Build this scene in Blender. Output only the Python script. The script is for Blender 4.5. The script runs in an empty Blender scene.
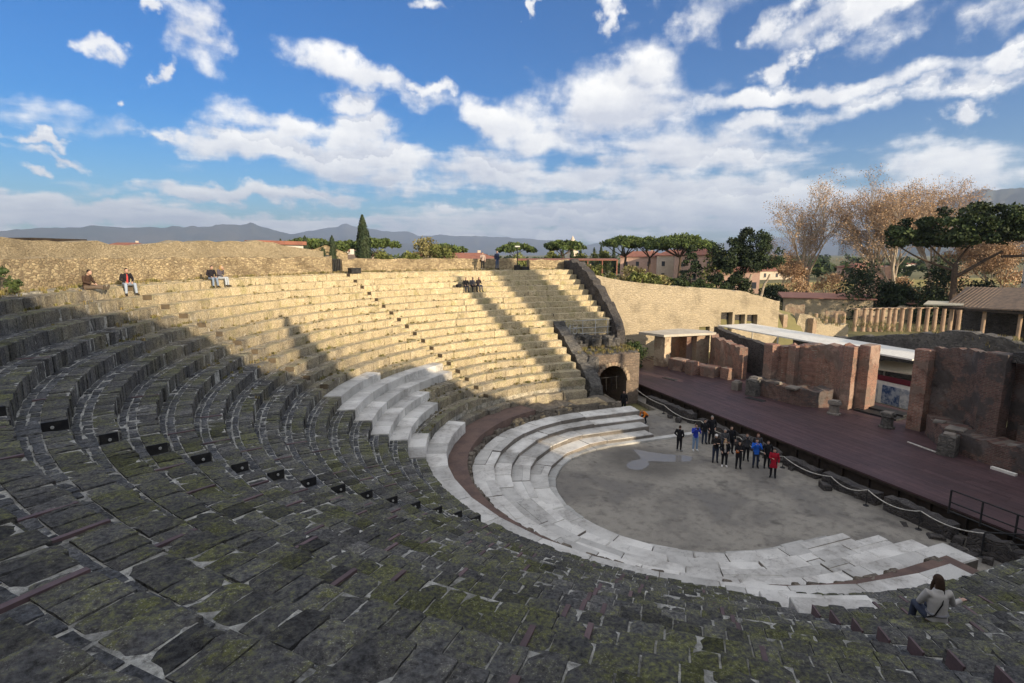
import bpy, bmesh, math, random
from mathutils import Vector, Matrix, noise
R=random.Random(7)
rad=math.radians
scene=bpy.context.scene
COL=scene.collection
def fbm(x,y=0.,z=0.,o=3):
    return noise.fractal(Vector((x,y,z)),1.0,2.0,o)
# ------------------------------------------------------------------ mesh builder
class MB:
    def __init__(s): s.v=[];s.f=[];s.m=[];s.t=[];s.mi=0;s.ms=None;s.tone=.5;s.smooth=False;s.sm=[]
    def vert(s,p): s.v.append((p[0],p[1],p[2]));return len(s.v)-1
    def face(s,idx,tone=None):
        s.f.append(tuple(idx));s.m.append(s.mi);s.t.append(s.tone if tone is None else tone);s.sm.append(s.smooth)
    def hexa(s,p,ch=0.,tone=None,bottom=False):
        """p: 8 points, bottom ring of 4 then top ring of 4; ch: chamfer of the top edge"""
        n=len(s.v)
        b=[Vector(q) for q in p]
        if ch>0:
            c=(b[4]+b[5]+b[6]+b[7])/4
            for q in b[:4]: s.vert(q)
            for q in b[4:]: s.vert((q.x,q.y,q.z-ch))
            for q in b[4:]:
                d=(c-q);l=max(d.length,1e-4);q2=q+d*min(.35,ch*1.2/l);s.vert((q2.x,q2.y,q.z))
            for i in range(4):
                j=(i+1)%4
                k0=s.mi
                if s.ms is not None: s.mi=s.ms
                s.face((n+i,n+j,n+4+j,n+4+i),tone);s.mi=k0
                s.face((n+4+i,n+4+j,n+8+j,n+8+i),tone)
            s.face((n+8,n+9,n+10,n+11),tone)
        else:
            for q in b: s.vert(q)
            for i in range(4):
                j=(i+1)%4
                s.face((n+i,n+j,n+4+j,n+4+i),tone)
            s.face((n+4,n+5,n+6,n+7),tone)
        if bottom: s.face((n+3,n+2,n+1,n),tone)
    def box(s,c,d,rz=0.,ch=0.,jit=0.,tone=None,bottom=True):
        """c centre of the bottom face, d full sizes"""
        ca,sa=math.cos(rz),math.sin(rz);pts=[]
        for z in (0,d[2]):
            for sx,sy in ((-1,-1),(1,-1),(1,1),(-1,1)):
                x=sx*d[0]/2+R.uniform(-jit,jit);y=sy*d[1]/2+R.uniform(-jit,jit)
                pts.append((c[0]+x*ca-y*sa,c[1]+x*sa+y*ca,c[2]+z+R.uniform(-jit,jit)*(z>0)))
        s.hexa(pts,ch,tone,bottom)
    def tube(s,pts,rs,n=8,cap=True,ry=None,tone=None,up=None):
        pts=[Vector(p) for p in pts];base=len(s.v);N=len(pts)
        prev=None
        for i,p in enumerate(pts):
            if i==0: t=pts[1]-p
            elif i==N-1: t=p-pts[i-1]
            else: t=pts[i+1]-pts[i-1]
            t.normalize()
            if up is not None: u=Vector(up)-t*Vector(up).dot(t)
            elif prev is None: u=Vector((1,0,0)) if abs(t.x)<.8 else Vector((0,1,0)); u=u-t*u.dot(t)
            else: u=prev-t*prev.dot(t)
            u.normalize();prev=u;w=t.cross(u)
            r=rs[i] if hasattr(rs,'__len__') else rs
            r2=(ry[i] if hasattr(ry,'__len__') else ry) if ry is not None else r
            for k in range(n):
                a=2*math.pi*k/n
                s.vert(p+u*(math.cos(a)*r)+w*(math.sin(a)*r2))
        for i in range(N-1):
            for k in range(n):
                k2=(k+1)%n
                s.face((base+i*n+k,base+i*n+k2,base+(i+1)*n+k2,base+(i+1)*n+k),tone)
        if cap:
            s.face([base+k for k in range(n)][::-1],tone);s.face([base+(N-1)*n+k for k in range(n)],tone)
    def ell(s,c,r,n=12,m=8,rot=None,tone=None):
        base=len(s.v);c=Vector(c)
        M=rot or Matrix.Identity(3)
        s.vert(c+M@Vector((0,0,-r[2])))
        for i in range(1,m):
            a=-math.pi/2+math.pi*i/m
            for k in range(n):
                b=2*math.pi*k/n
                s.vert(c+M@Vector((r[0]*math.cos(a)*math.cos(b),r[1]*math.cos(a)*math.sin(b),r[2]*math.sin(a))))
        s.vert(c+M@Vector((0,0,r[2])));top=len(s.v)-1
        for k in range(n):
            k2=(k+1)%n
            s.face((base,base+1+k2,base+1+k),tone)
            for i in range(m-2):
                s.face((base+1+i*n+k,base+1+i*n+k2,base+1+(i+1)*n+k2,base+1+(i+1)*n+k),tone)
            s.face((base+1+(m-2)*n+k,base+1+(m-2)*n+k2,top),tone)
    def prism(s,poly,z0,z1,tone=None):
        n=len(s.v);N=len(poly)
        for p in poly: s.vert((p[0],p[1],z0 if not callable(z0) else z0(*p)))
        for p in poly: s.vert((p[0],p[1],z1 if not callable(z1) else z1(*p)))
        for i in range(N):
            j=(i+1)%N;s.face((n+i,n+j,n+N+j,n+N+i),tone)
        s.face([n+N+i for i in range(N)],tone);s.face([n+i for i in range(N)][::-1],tone)
    def quad(s,a,b,c,d,tone=None):
        n=len(s.v)
        for p in (a,b,c,d): s.vert(p)
        s.face((n,n+1,n+2,n+3),tone)
    def mesh(s,name,mats):
        me=bpy.data.meshes.new(name);me.from_pydata(s.v,[],s.f)
        for m in (mats if isinstance(mats,(list,tuple)) else [mats]): me.materials.append(m)
        if any(s.m): me.polygons.foreach_set('material_index',s.m)
        if any(s.sm): me.polygons.foreach_set('use_smooth',s.sm)
        at=me.attributes.new('tone','FLOAT','FACE');at.data.foreach_set('value',s.t)
        me.update();return me
    def build(s,name,mats,parent=None,label=None,local=False,kind=None):
        o=bpy.data.objects.new(name,s.mesh(name,mats));COL.objects.link(o)
        if parent is not None:
            o.parent=parent
            if not local:
                o.location=-Vector(parent.location) if parent.parent is None else (0,0,0)
        if label: o['label']=label
        if kind: o['kind']=kind
        return o
def tag(o,label=None,cat=None,group=None,kind=None):
    if label:o['label']=label
    if cat:o['category']=cat
    if group:o['group']=group
    if kind:o['kind']=kind
    return o
def thing(name,label,cat,loc=(0,0,0),rz=0,group=None):
    o=bpy.data.objects.new(name,None);COL.objects.link(o);o.location=loc;o.rotation_euler=(0,0,rz);o.empty_display_size=.3
    return tag(o,label,cat,group)
def copy_tree(o,parent=None):
    c=o.copy();COL.objects.link(c)
    if parent is not None: c.parent=parent
    for ch in list(o.children): copy_tree(ch,c)
    return c
# ------------------------------------------------------------------ materials
def mk(name):
    m=bpy.data.materials.new(name);m.use_nodes=True
    nt=m.node_tree;b=nt.nodes['Principled BSDF'];b.inputs['Roughness'].default_value=.9
    b.inputs['Specular IOR Level'].default_value=.25
    return m,nt,b
def nd(nt,t,**k):
    n=nt.nodes.new(t)
    for a,v in k.items():
        if hasattr(n,a): setattr(n,a,v)
        else: n.inputs[a].default_value=v
    return n
def ln(nt,a,b): nt.links.new(a,b)
def val(nt,op,a,b=None,c=None,clamp=False):
    n=nt.nodes.new('ShaderNodeMath');n.operation=op;n.use_clamp=clamp
    for i,x in enumerate((a,b,c)):
        if x is None: continue
        if isinstance(x,(int,float)): n.inputs[i].default_value=x
        else: nt.links.new(x,n.inputs[i])
    return n.outputs[0]
def mixc(nt,f,a,b,mode='MIX'):
    n=nt.nodes.new('ShaderNodeMix');n.data_type='RGBA';n.blend_type=mode
    for sk,x in ((n.inputs[0],f),(n.inputs[6],a),(n.inputs[7],b)):
        if isinstance(x,(int,float)): sk.default_value=x
        elif isinstance(x,(tuple,list)): sk.default_value=(x[0],x[1],x[2],1)
        else: nt.links.new(x,sk)
    return n.outputs[2]
def ramp(nt,f,lo,hi):
    n=nt.nodes.new('ShaderNodeMapRange');n.interpolation_type='SMOOTHSTEP'
    nt.links.new(f,n.inputs[0]);n.inputs[1].default_value=lo;n.inputs[2].default_value=hi
    return n.outputs[0]
def noi(nt,vec,scale,det=4,rough=.55,dist=0.):
    n=nt.nodes.new('ShaderNodeTexNoise');n.inputs['Scale'].default_value=scale;n.inputs['Detail'].default_value=det
    n.inputs['Roughness'].default_value=rough;n.inputs['Distortion'].default_value=dist
    if vec is not None: nt.links.new(vec,n.inputs['Vector'])
    return n.outputs['Fac']
def pos(nt): return nt.nodes.new('ShaderNodeNewGeometry').outputs['Position']
def objc(nt): return nt.nodes.new('ShaderNodeTexCoord').outputs['Object']
def tone(nt):
    n=nt.nodes.new('ShaderNodeAttribute');n.attribute_name='tone';return n.outputs['Fac']
def bump(nt,b,h,strength=.5,dist=.03):
    n=nt.nodes.new('ShaderNodeBump');n.inputs['Strength'].default_value=strength;n.inputs['Distance'].default_value=dist
    nt.links.new(h,n.inputs['Height']);nt.links.new(n.outputs[0],b.inputs['Normal'])
def simple(name,c1,c2=None,scale=3.,rough=.9,bmp=.3,bd=.02,spec=.25,tonevar=.35,world=True,metal=0.):
    m,nt,b=mk(name);p=pos(nt) if world else objc(nt)
    c2=c2 or tuple(x*.6 for x in c1)
    n1=noi(nt,p,scale,6,.6);n2=noi(nt,p,scale*7,4,.6)
    c=mixc(nt,ramp(nt,n1,.35,.68),c1,c2)
    c=mixc(nt,1.,c,mixc(nt,n2,(.75,.75,.75),(1.25,1.25,1.25)),'MULTIPLY')
    if tonevar:
        t=tone(nt);g=val(nt,'MULTIPLY_ADD',t,2*tonevar,1-tonevar)
        cb=nt.nodes.new('ShaderNodeCombineColor')
        for i in range(3): ln(nt,g,cb.inputs[i])
        c=mixc(nt,1.,c,cb.outputs[0],'MULTIPLY')
    ln(nt,c,b.inputs['Base Color']);b.inputs['Roughness'].default_value=rough;b.inputs['Specular IOR Level'].default_value=spec
    b.inputs['Metallic'].default_value=metal
    if bmp: bump(nt,b,val(nt,'ADD',n2,n1),bmp,bd)
    return m
def flat(name,c,rough=.8,spec=.3):
    m,nt,b=mk(name);p=objc(nt);n=noi(nt,p,14.,3)
    ln(nt,mixc(nt,n,tuple(x*.75 for x in c),tuple(min(1,x*1.25) for x in c)),b.inputs['Base Color'])
    b.inputs['Roughness'].default_value=rough;b.inputs['Specular IOR Level'].default_value=spec
    return m
def seat_mat(name,dark1,dark2,drylit1,drylit2,moss1,moss2,mossamt,GRIME=0.):
    """weathered tufa: dark damp stone with moss on the treads and dry pale lichen where 'dry' (a broad, fixed
    variation from the lower west to the upper east of the cavea)"""
    m,nt,b=mk(name);p=pos(nt)
    sep=nt.nodes.new('ShaderNodeSeparateXYZ');ln(nt,p,sep.inputs[0])
    g=nt.nodes.new('ShaderNodeNewGeometry');sn=nt.nodes.new('ShaderNodeSeparateXYZ');ln(nt,g.outputs['Normal'],sn.inputs[0])
    n1=noi(nt,p,.55,5,.6);n2=noi(nt,p,3.2,6,.65);n3=noi(nt,p,17.,5,.7);n4=noi(nt,p,60.,3,.7)
    dry=val(nt,'MULTIPLY_ADD',sep.outputs[1],.05,.12)  # sunlit side painted paler: rises towards the east and the top rows
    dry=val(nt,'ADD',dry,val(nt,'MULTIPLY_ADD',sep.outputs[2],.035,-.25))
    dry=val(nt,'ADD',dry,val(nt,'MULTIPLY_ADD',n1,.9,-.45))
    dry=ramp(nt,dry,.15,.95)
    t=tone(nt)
    dk=mixc(nt,ramp(nt,n2,.3,.7),dark1,dark2);dr=mixc(nt,ramp(nt,n2,.3,.7),drylit1,drylit2)
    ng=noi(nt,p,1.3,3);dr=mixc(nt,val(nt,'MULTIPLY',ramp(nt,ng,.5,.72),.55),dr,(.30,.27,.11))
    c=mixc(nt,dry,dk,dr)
    # moss on upward faces
    up=ramp(nt,sn.outputs[2],.25,.8)
    mm=val(nt,'ADD',val(nt,'MULTIPLY',n2,.5),val(nt,'MULTIPLY',n3,.68));mm=val(nt,'ADD',mm,val(nt,'MULTIPLY_ADD',n1,.7,-.35))
    mm=ramp(nt,mm,.78-mossamt,1.0-mossamt)
    mm=val(nt,'MULTIPLY',mm,val(nt,'MULTIPLY_ADD',up,.75,.25));mm=val(nt,'MULTIPLY',mm,val(nt,'MULTIPLY_ADD',dry,-.55,1.))
    c=mixc(nt,mm,c,mixc(nt,n3,moss1,moss2))
    # grime that breaks up whatever pale mortar shows
    gr=val(nt,'MULTIPLY',ramp(nt,val(nt,'ADD',val(nt,'MULTIPLY',n2,.6),val(nt,'MULTIPLY',n3,.4)),.46,.56),GRIME);c=mixc(nt,gr,c,(.075,.075,.07))
    # pale lichen flecks
    fl=val(nt,'MULTIPLY',ramp(nt,n4,.57,.66),ramp(nt,n2,.42,.58))
    c=mixc(nt,val(nt,'MULTIPLY',fl,.7),c,(.34,.335,.30))
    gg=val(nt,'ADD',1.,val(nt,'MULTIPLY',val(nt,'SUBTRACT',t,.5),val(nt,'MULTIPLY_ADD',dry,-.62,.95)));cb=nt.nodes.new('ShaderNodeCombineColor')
    for i in range(3): ln(nt,gg,cb.inputs[i])
    c=mixc(nt,1.,c,cb.outputs[0],'MULTIPLY')
    c=mixc(nt,1.,c,mixc(nt,ramp(nt,n3,.25,.75),(.35,.35,.35),(1.7,1.7,1.7)),'MULTIPLY')
    ln(nt,c,b.inputs['Base Color']);b.inputs['Roughness'].default_value=.92;b.inputs['Specular IOR Level'].default_value=.15
    bump(nt,b,val(nt,'ADD',val(nt,'MULTIPLY',n2,1.2),n3),.9,.05)
    return m
M={}
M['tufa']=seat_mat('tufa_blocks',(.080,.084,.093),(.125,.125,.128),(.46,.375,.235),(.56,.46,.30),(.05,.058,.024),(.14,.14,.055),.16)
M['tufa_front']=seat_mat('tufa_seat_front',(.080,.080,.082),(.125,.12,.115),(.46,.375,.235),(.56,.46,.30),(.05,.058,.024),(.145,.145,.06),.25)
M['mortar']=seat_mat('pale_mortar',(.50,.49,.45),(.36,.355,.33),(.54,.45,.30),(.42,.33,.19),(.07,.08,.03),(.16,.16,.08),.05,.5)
def marblem(name):
    m,nt,b=mk(name);p=pos(nt);n1=noi(nt,p,.7,6,.6,.3);n2=noi(nt,p,5.,6,.65);n3=noi(nt,p,30.,4,.7);t=tone(nt)
    c=mixc(nt,ramp(nt,n1,.36,.66),(.64,.62,.58),(.46,.44,.41))
    st=val(nt,'MULTIPLY',ramp(nt,val(nt,'ADD',val(nt,'MULTIPLY',n2,.6),val(nt,'MULTIPLY',n1,.5)),.56,.74),.75)
    c=mixc(nt,st,c,(.27,.25,.22))
    v=nt.nodes.new('ShaderNodeTexVoronoi');v.feature='DISTANCE_TO_EDGE';v.inputs['Scale'].default_value=.4
    wn=nt.nodes.new('ShaderNodeTexNoise');wn.inputs['Scale'].default_value=1.7;wn.inputs['Detail'].default_value=5;ln(nt,p,wn.inputs['Vector'])
    ad=nt.nodes.new('ShaderNodeVectorMath');ad.operation='MULTIPLY_ADD';ln(nt,wn.outputs['Color'],ad.inputs[0]);ad.inputs[1].default_value=(1.2,1.2,1.2);ln(nt,p,ad.inputs[2]);ln(nt,ad.outputs[0],v.inputs['Vector'])
    c=mixc(nt,val(nt,'MULTIPLY_ADD',ramp(nt,v.outputs['Distance'],0.,.010),-.35,.35),c,(.12,.11,.10))
    c=mixc(nt,1.,c,mixc(nt,n3,(.78,.78,.78),(1.22,1.22,1.22)),'MULTIPLY')
    g=val(nt,'MULTIPLY_ADD',t,.42,.79);cb=nt.nodes.new('ShaderNodeCombineColor')
    for i in range(3): ln(nt,g,cb.inputs[i])
    c=mixc(nt,1.,c,cb.outputs[0],'MULTIPLY');ln(nt,c,b.inputs['Base Color']);b.inputs['Roughness'].default_value=.75;bump(nt,b,val(nt,'ADD',n2,n3),.4,.02);return m
M['step_brown']=simple('brown_step_side',(.15,.115,.075),(.10,.08,.06),3,.8,.2,tonevar=.3)
M['marble']=marblem('white_marble')
M['marble_worn']=simple('worn_marble',(.50,.49,.46),(.34,.33,.31),1.0,.75,.35,.02,tonevar=.22)
M['strip']=simple('brown_steel_strip',(.14,.095,.098),(.10,.07,.075),4,.6,.1,tonevar=.2)
M['black_steel']=simple('black_steel',(.016,.016,.018),(.04,.038,.036),5,.6,.2,tonevar=0)
M['lamp']=flat('lamp_glass',(.42,.42,.40),.3)
M['riser']=simple('weathered_riser_stone',(.24,.21,.18),(.15,.135,.12),1.6,.9,.4,.02,tonevar=.2)
M['passage']=simple('brown_passage',(.17,.115,.095),(.12,.085,.075),1.2,.95,.4,.03,tonevar=.1)
def rubble(name,c1,c2,mort,scale=4.5,dk=.5):
    m,nt,b=mk(name);p=pos(nt)
    wn=nt.nodes.new('ShaderNodeTexNoise');wn.inputs['Scale'].default_value=2.;ln(nt,p,wn.inputs['Vector'])
    ad=nt.nodes.new('ShaderNodeVectorMath');ad.operation='MULTIPLY_ADD';ln(nt,wn.outputs['Color'],ad.inputs[0]);ad.inputs[1].default_value=(.3,.3,.3);ln(nt,p,ad.inputs[2])
    st=nt.nodes.new('ShaderNodeVectorMath');st.operation='MULTIPLY';ln(nt,ad.outputs[0],st.inputs[0]);st.inputs[1].default_value=(.8,.8,1.5);ad=st
    v=nt.nodes.new('ShaderNodeTexVoronoi');v.inputs['Scale'].default_value=scale;ln(nt,ad.outputs[0],v.inputs['Vector'])
    e=nt.nodes.new('ShaderNodeTexVoronoi');e.feature='DISTANCE_TO_EDGE';e.inputs['Scale'].default_value=scale;ln(nt,ad.outputs[0],e.inputs['Vector'])
    sp=nt.nodes.new('ShaderNodeSeparateColor');ln(nt,v.outputs['Color'],sp.inputs[0])
    n1=noi(nt,p,.5,5,.6);n2=noi(nt,p,9.,5,.65)
    c=mixc(nt,sp.outputs[0],c1,c2);c=mixc(nt,ramp(nt,e.outputs['Distance'],.0,.07),mort,c)
    c=mixc(nt,val(nt,'MULTIPLY',ramp(nt,n1,.45,.7),dk),c,tuple(x*.55 for x in c2))
    c=mixc(nt,1.,c,mixc(nt,n2,(.6,.6,.6),(1.4,1.4,1.4)),'MULTIPLY')
    ln(nt,c,b.inputs['Base Color'])
    h=val(nt,'ADD',ramp(nt,e.outputs['Distance'],0,.12),val(nt,'MULTIPLY',n2,1.2));bump(nt,b,h,.9,.06)
    return m
M['rubble_tan']=rubble('tan_rubble',(.58,.46,.28),(.28,.21,.13),(.40,.32,.21),5.5,.65)
M['rubble_fine']=rubble('fine_tan_masonry',(.50,.41,.27),(.42,.34,.22),(.44,.36,.25),11,.45)
M['rubble_grey']=rubble('grey_rubble',(.20,.185,.165),(.085,.08,.075),(.15,.14,.13),5.5)
M['rubble_dark']=rubble('dark_rubble',(.10,.09,.085),(.055,.05,.05),(.13,.12,.11),4)
M['rubble_edge']=rubble('brown_rubble_edge',(.26,.22,.17),(.14,.12,.10),(.24,.21,.17),6)
M['plaster_wall']=rubble('weathered_plaster_masonry',(.50,.41,.28),(.45,.37,.26),(.52,.44,.32),3.2,.6)
def brickm(name,c1,c2,mort,patch):
    m,nt,b=mk(name);p=pos(nt)
    s=nt.nodes.new('ShaderNodeSeparateXYZ');ln(nt,p,s.inputs[0])
    cb=nt.nodes.new('ShaderNodeCombineXYZ');ln(nt,val(nt,'ADD',s.outputs[0],s.outputs[1]),cb.inputs[0]);ln(nt,s.outputs[2],cb.inputs[1])
    br=nt.nodes.new('ShaderNodeTexBrick');ln(nt,cb.outputs[0],br.inputs['Vector']);br.inputs['Scale'].default_value=1.
    br.inputs['Brick Width'].default_value=.34;br.inputs['Row Height'].default_value=.095;br.inputs['Mortar Size'].default_value=.014;br.inputs['Bias'].default_value=0
    br.inputs['Color1'].default_value=(*c1,1);br.inputs['Color2'].default_value=(*c2,1);br.inputs['Mortar'].default_value=(*mort,1)
    n1=noi(nt,p,.7,6,.65);n2=noi(nt,p,6.,5,.65);n3=noi(nt,p,1.6,4,.6)
    c=mixc(nt,ramp(nt,n1,.5,.56),br.outputs['Color'],patch);n4=noi(nt,p,.33,5,.7);c=mixc(nt,val(nt,'MULTIPLY',ramp(nt,n4,.55,.62),.8),c,tuple(x*1.7 for x in patch))
    c=mixc(nt,val(nt,'MULTIPLY',ramp(nt,n3,.55,.75),.7),c,tuple(x*.4 for x in c2))
    c=mixc(nt,1.,c,mixc(nt,n2,(.55,.55,.55),(1.45,1.45,1.45)),'MULTIPLY')
    ln(nt,c,b.inputs['Base Color']);bump(nt,b,val(nt,'ADD',br.outputs['Fac'],val(nt,'MULTIPLY',n2,-1.5)),-.6,.03)
    return m
M['brick']=brickm('old_red_brick',(.30,.145,.105),(.19,.09,.07),(.30,.24,.19),(.21,.15,.12))
M['brick_dark']=brickm('dark_brick',(.16,.09,.075),(.095,.06,.052),(.16,.13,.11),(.085,.072,.067))  # same brick pattern in darker, browner colours
M['brick_tan']=brickm('pale_brick',(.36,.24,.165),(.26,.17,.12),(.36,.29,.21),(.34,.27,.19))
M['deck']=simple('stage_boards',(.09,.053,.056),(.064,.041,.045),.45,.55,.2,.01,tonevar=.2)
M['concrete']=simple('pale_concrete',(.55,.50,.42),(.45,.40,.33),1.,.9,.2,tonevar=.1)
M['canopy']=simple('white_sheet_roof',(.80,.77,.70),(.70,.67,.60),.5,.6,.05,tonevar=.08)
M['beige_sheet']=simple('beige_sheet_roof',(.55,.50,.38),(.48,.42,.32),.6,.6,.05,tonevar=.08)
M['maroon']=flat('maroon_board',(.13,.02,.03))
M['iron']=simple('painted_iron',(.60,.58,.54),(.48,.46,.42),5,.6,.1,tonevar=0)
M['iron_dark']=simple('dark_iron',(.035,.035,.037),None,5,.55,.1,tonevar=0)
M['rope']=simple('white_rope',(.70,.67,.60),None,9,.9,.2,tonevar=0)
M['column']=simple('plastered_column',(.42,.30,.21),(.30,.21,.15),1.5,.9,.4,.03,tonevar=.25)
M['rooftile']=simple('old_roof_tiles',(.24,.17,.12),(.15,.115,.09),2,.9,.4,.03)
M['redroof']=simple('red_roof',(.30,.13,.09),(.22,.10,.075),1.,.9,.2)
M['pinkroof']=simple('pink_flat_roof',(.40,.20,.15),(.33,.17,.13),.8,.9,.2)
M['wood_dark']=simple('dark_timber',(.05,.038,.03),None,3,.8,.3)
def leafm(name,c1,c2,rough=.7,trans=.15):
    m,nt,b=mk(name);p=pos(nt);n=noi(nt,p,1.1,3);n2=noi(nt,p,9,2)
    c=mixc(nt,ramp(nt,n,.35,.65),c1,c2);t=tone(nt)
    g=val(nt,'MULTIPLY_ADD',t,1.1,.45);cb=nt.nodes.new('ShaderNodeCombineColor')
    for i in range(3): ln(nt,g,cb.inputs[i])
    c=mixc(nt,1.,c,cb.outputs[0],'MULTIPLY');ln(nt,c,b.inputs['Base Color']);b.inputs['Roughness'].default_value=rough
    return m
M['pine']=leafm('pine_needles',(.055,.085,.025),(.10,.13,.035))
M['pine_dark']=leafm('dark_pine_needles',(.032,.05,.018),(.06,.08,.026))
M['oak']=leafm('dark_evergreen_leaves',(.022,.036,.018),(.045,.062,.024))
M['cyp']=leafm('cypress_foliage',(.024,.040,.020),(.045,.06,.026))
M['brownleaf']=leafm('autumn_leaves',(.38,.24,.14),(.48,.33,.20))
M['arch_stone']=rubble('arch_masonry',(.27,.205,.155),(.18,.14,.11),(.25,.21,.17),4.5,.5)
M['olive']=leafm('olive_green_leaves',(.10,.12,.035),(.16,.165,.05))
M['bush']=leafm('bush_leaves',(.03,.05,.018),(.06,.08,.026))
M['tanbush']=leafm('dry_bush_leaves',(.24,.20,.09),(.17,.16,.06))
M['bark']=simple('tree_bark',(.12,.085,.06),(.07,.05,.04),4,.95,.5,.03,tonevar=0)
M['palebark']=simple('pale_bark',(.45,.38,.30),(.28,.22,.16),3,.9,.3,.02,tonevar=0)
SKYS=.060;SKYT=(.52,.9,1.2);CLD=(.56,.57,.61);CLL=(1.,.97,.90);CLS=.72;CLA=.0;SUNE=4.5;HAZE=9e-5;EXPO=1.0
# ================================================================== the cavea (x = south, y = east, origin = orchestra centre)
R1,Z1,DR,DZ,NROW=13.3,2.96,.852,.464,18
def Rj(j): return R1+(j-1)*DR
def Zj(j): return Z1+(j-1)*DZ
def PQ(r,q):
    """q: degrees round the half circle, then metres along the straight legs beyond +-90"""
    if q>90: return (q-90,r)
    if q<-90: return (-q-90,-r)
    a=rad(q);return (-r*math.cos(a),r*math.sin(a))
def step(q,r,d):
    """advance q by d metres along radius r"""
    if -90<=q<90: return q+math.degrees(d/r)
    return q+d
def arc(q0,q1,r,d=1.):
    o=[q0];q=q0
    while True:
        q=step(q,r,d)
        if q>=q1-.02: break
        o.append(q)
    o.append(q1);return o
def ring(mb,r0,r1,q0,q1,z0,z1,d=.8,jr=0.,jz=0.,tone=None,z0b=None):
    """solid ring sector"""
    qs=arc(q0,q1,(r0+r1)/2,d);n=len(mb.v)
    for q in qs:
        a,b=R.uniform(-jr,jr),R.uniform(-jr,jr)
        p0=PQ(r0+a,q);p1=PQ(r1+b,q);zt=z1+R.uniform(-jz,jz);zu=z1+R.uniform(-jz,jz)
        mb.vert((*p0,z0));mb.vert((*p1,z0 if z0b is None else z0b));mb.vert((*p1,zu));mb.vert((*p0,zt))
    for i in range(len(qs)-1):
        k=n+i*4
        for a in range(4):
            b=(a+1)%4;mb.face((k+a,k+b,k+4+b,k+4+a)[::-1],tone)
    mb.face((n,n+1,n+2,n+3),tone);k=n+(len(qs)-1)*4;mb.face((k+3,k+2,k+1,k),tone)
def block(mb,r0,r1,q0,q1,z0,z1,ch=.03,jr=.012,jz=.01,tone=None):
    a=[R.uniform(-jr,jr) for _ in range(4)];b=[R.uniform(-jz,jz) for _ in range(4)]
    pts=[]
    for z in (z0,z1):
        for k,(r,q) in enumerate(((r0,q0),(r0,q1),(r1,q1),(r1,q0))):
            x,y=PQ(r+a[k],q);pts.append((x,y,z+(b[k] if z==z1 else 0)))
    # order so that normals point outwards
    pts=[pts[i] for i in (0,3,2,1,4,7,6,5)]
    mb.hexa(pts,ch,tone)
def rough(mb,r0,r1,q0,q1,z0,z1,ch=.03,jr=.012,jz=.01,tone=None):
    """stone with a worn, uneven top and ragged edges"""
    c=[(*PQ(r0,q0),0),(*PQ(r0,q1),0),(*PQ(r1,q1),0),(*PQ(r1,q0),0)]
    c=[Vector(p) for p in c];L=max((c[1]-c[0]).length,.05);W=max((c[3]-c[0]).length,.05)
    nx=max(2,min(7,round(L/.11)));ny=max(2,min(5,round(W/.11)));base=len(mb.v);sd=R.uniform(0,99);tx,ty=R.uniform(-jz,jz),R.uniform(-jz,jz)
    for i in range(nx+1):
        for k in range(ny+1):
            u,v=i/nx,k/ny;p=(c[0]*(1-u)+c[1]*u)*(1-v)+(c[3]*(1-u)+c[2]*u)*v
            e=(i in(0,nx))+(k in(0,ny));d=fbm(p.x*5+sd,p.y*5,sd,2)
            z=z1+d*.016+tx*(u-.5)*2+ty*(v-.5)*2
            if e: z-=ch*R.uniform(.15,.8)*(1.2 if e==2 else 1)*(1.25 if k==0 else .8)
            o=(.004+.005*(k==0))
            mb.vert((p.x+R.uniform(-o,o),p.y+R.uniform(-o,o),z))
    W1=ny+1
    for i in range(nx):
        for k in range(ny):
            a=base+i*W1+k;mb.face((a,a+1,a+W1+1,a+W1),tone)
    rim=[i*W1 for i in range(nx+1)]+[nx*W1+k for k in range(1,ny+1)]+[i*W1+ny for i in range(nx-1,-1,-1)]+[k for k in range(ny-1,0,-1)]
    m=len(mb.v)
    zm=z0+(z1-z0)*.45
    for h in (0,1):
        for q in rim:
            x,y,z=mb.v[base+q];f=.012
            mb.vert((x+R.uniform(-f,f),y+R.uniform(-f,f),zm if h==0 else z0))
    n=len(rim)
    for i in range(n):
        j=(i+1)%n
        mb.face((base+rim[i],base+rim[j],m+j,m+i),tone);mb.face((m+i,m+j,m+n+j,m+n+i),tone)
STAIRS=[-61.8,-22.5,18.7,56.7]
SW=.72
STRIPS=[-81,-75.5,-70,-54.2,-49.2,-46.4,-43,-38.8,-34.6,-30.5,-27,-15,-8]
MARBLE={6:(17.4,35.6),5:(14.6,54.9),4:(13.4,54.9),3:(10.4,40.7),2:(11.9,38.7),1:(6.5,21.)}
MARBLE_W={3:(-70,-62.5),2:(-72.2,-60.8),1:(-66,-58)}
def east_end(j): return 91.5 if j<=8 else 97.55
def west_end(j): return -96.
def in_marble(j,q):
    for D in (MARBLE,MARBLE_W):
        if j in D and D[j][0]-.2<q<D[j][1]+.2: return True
    return False
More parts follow.
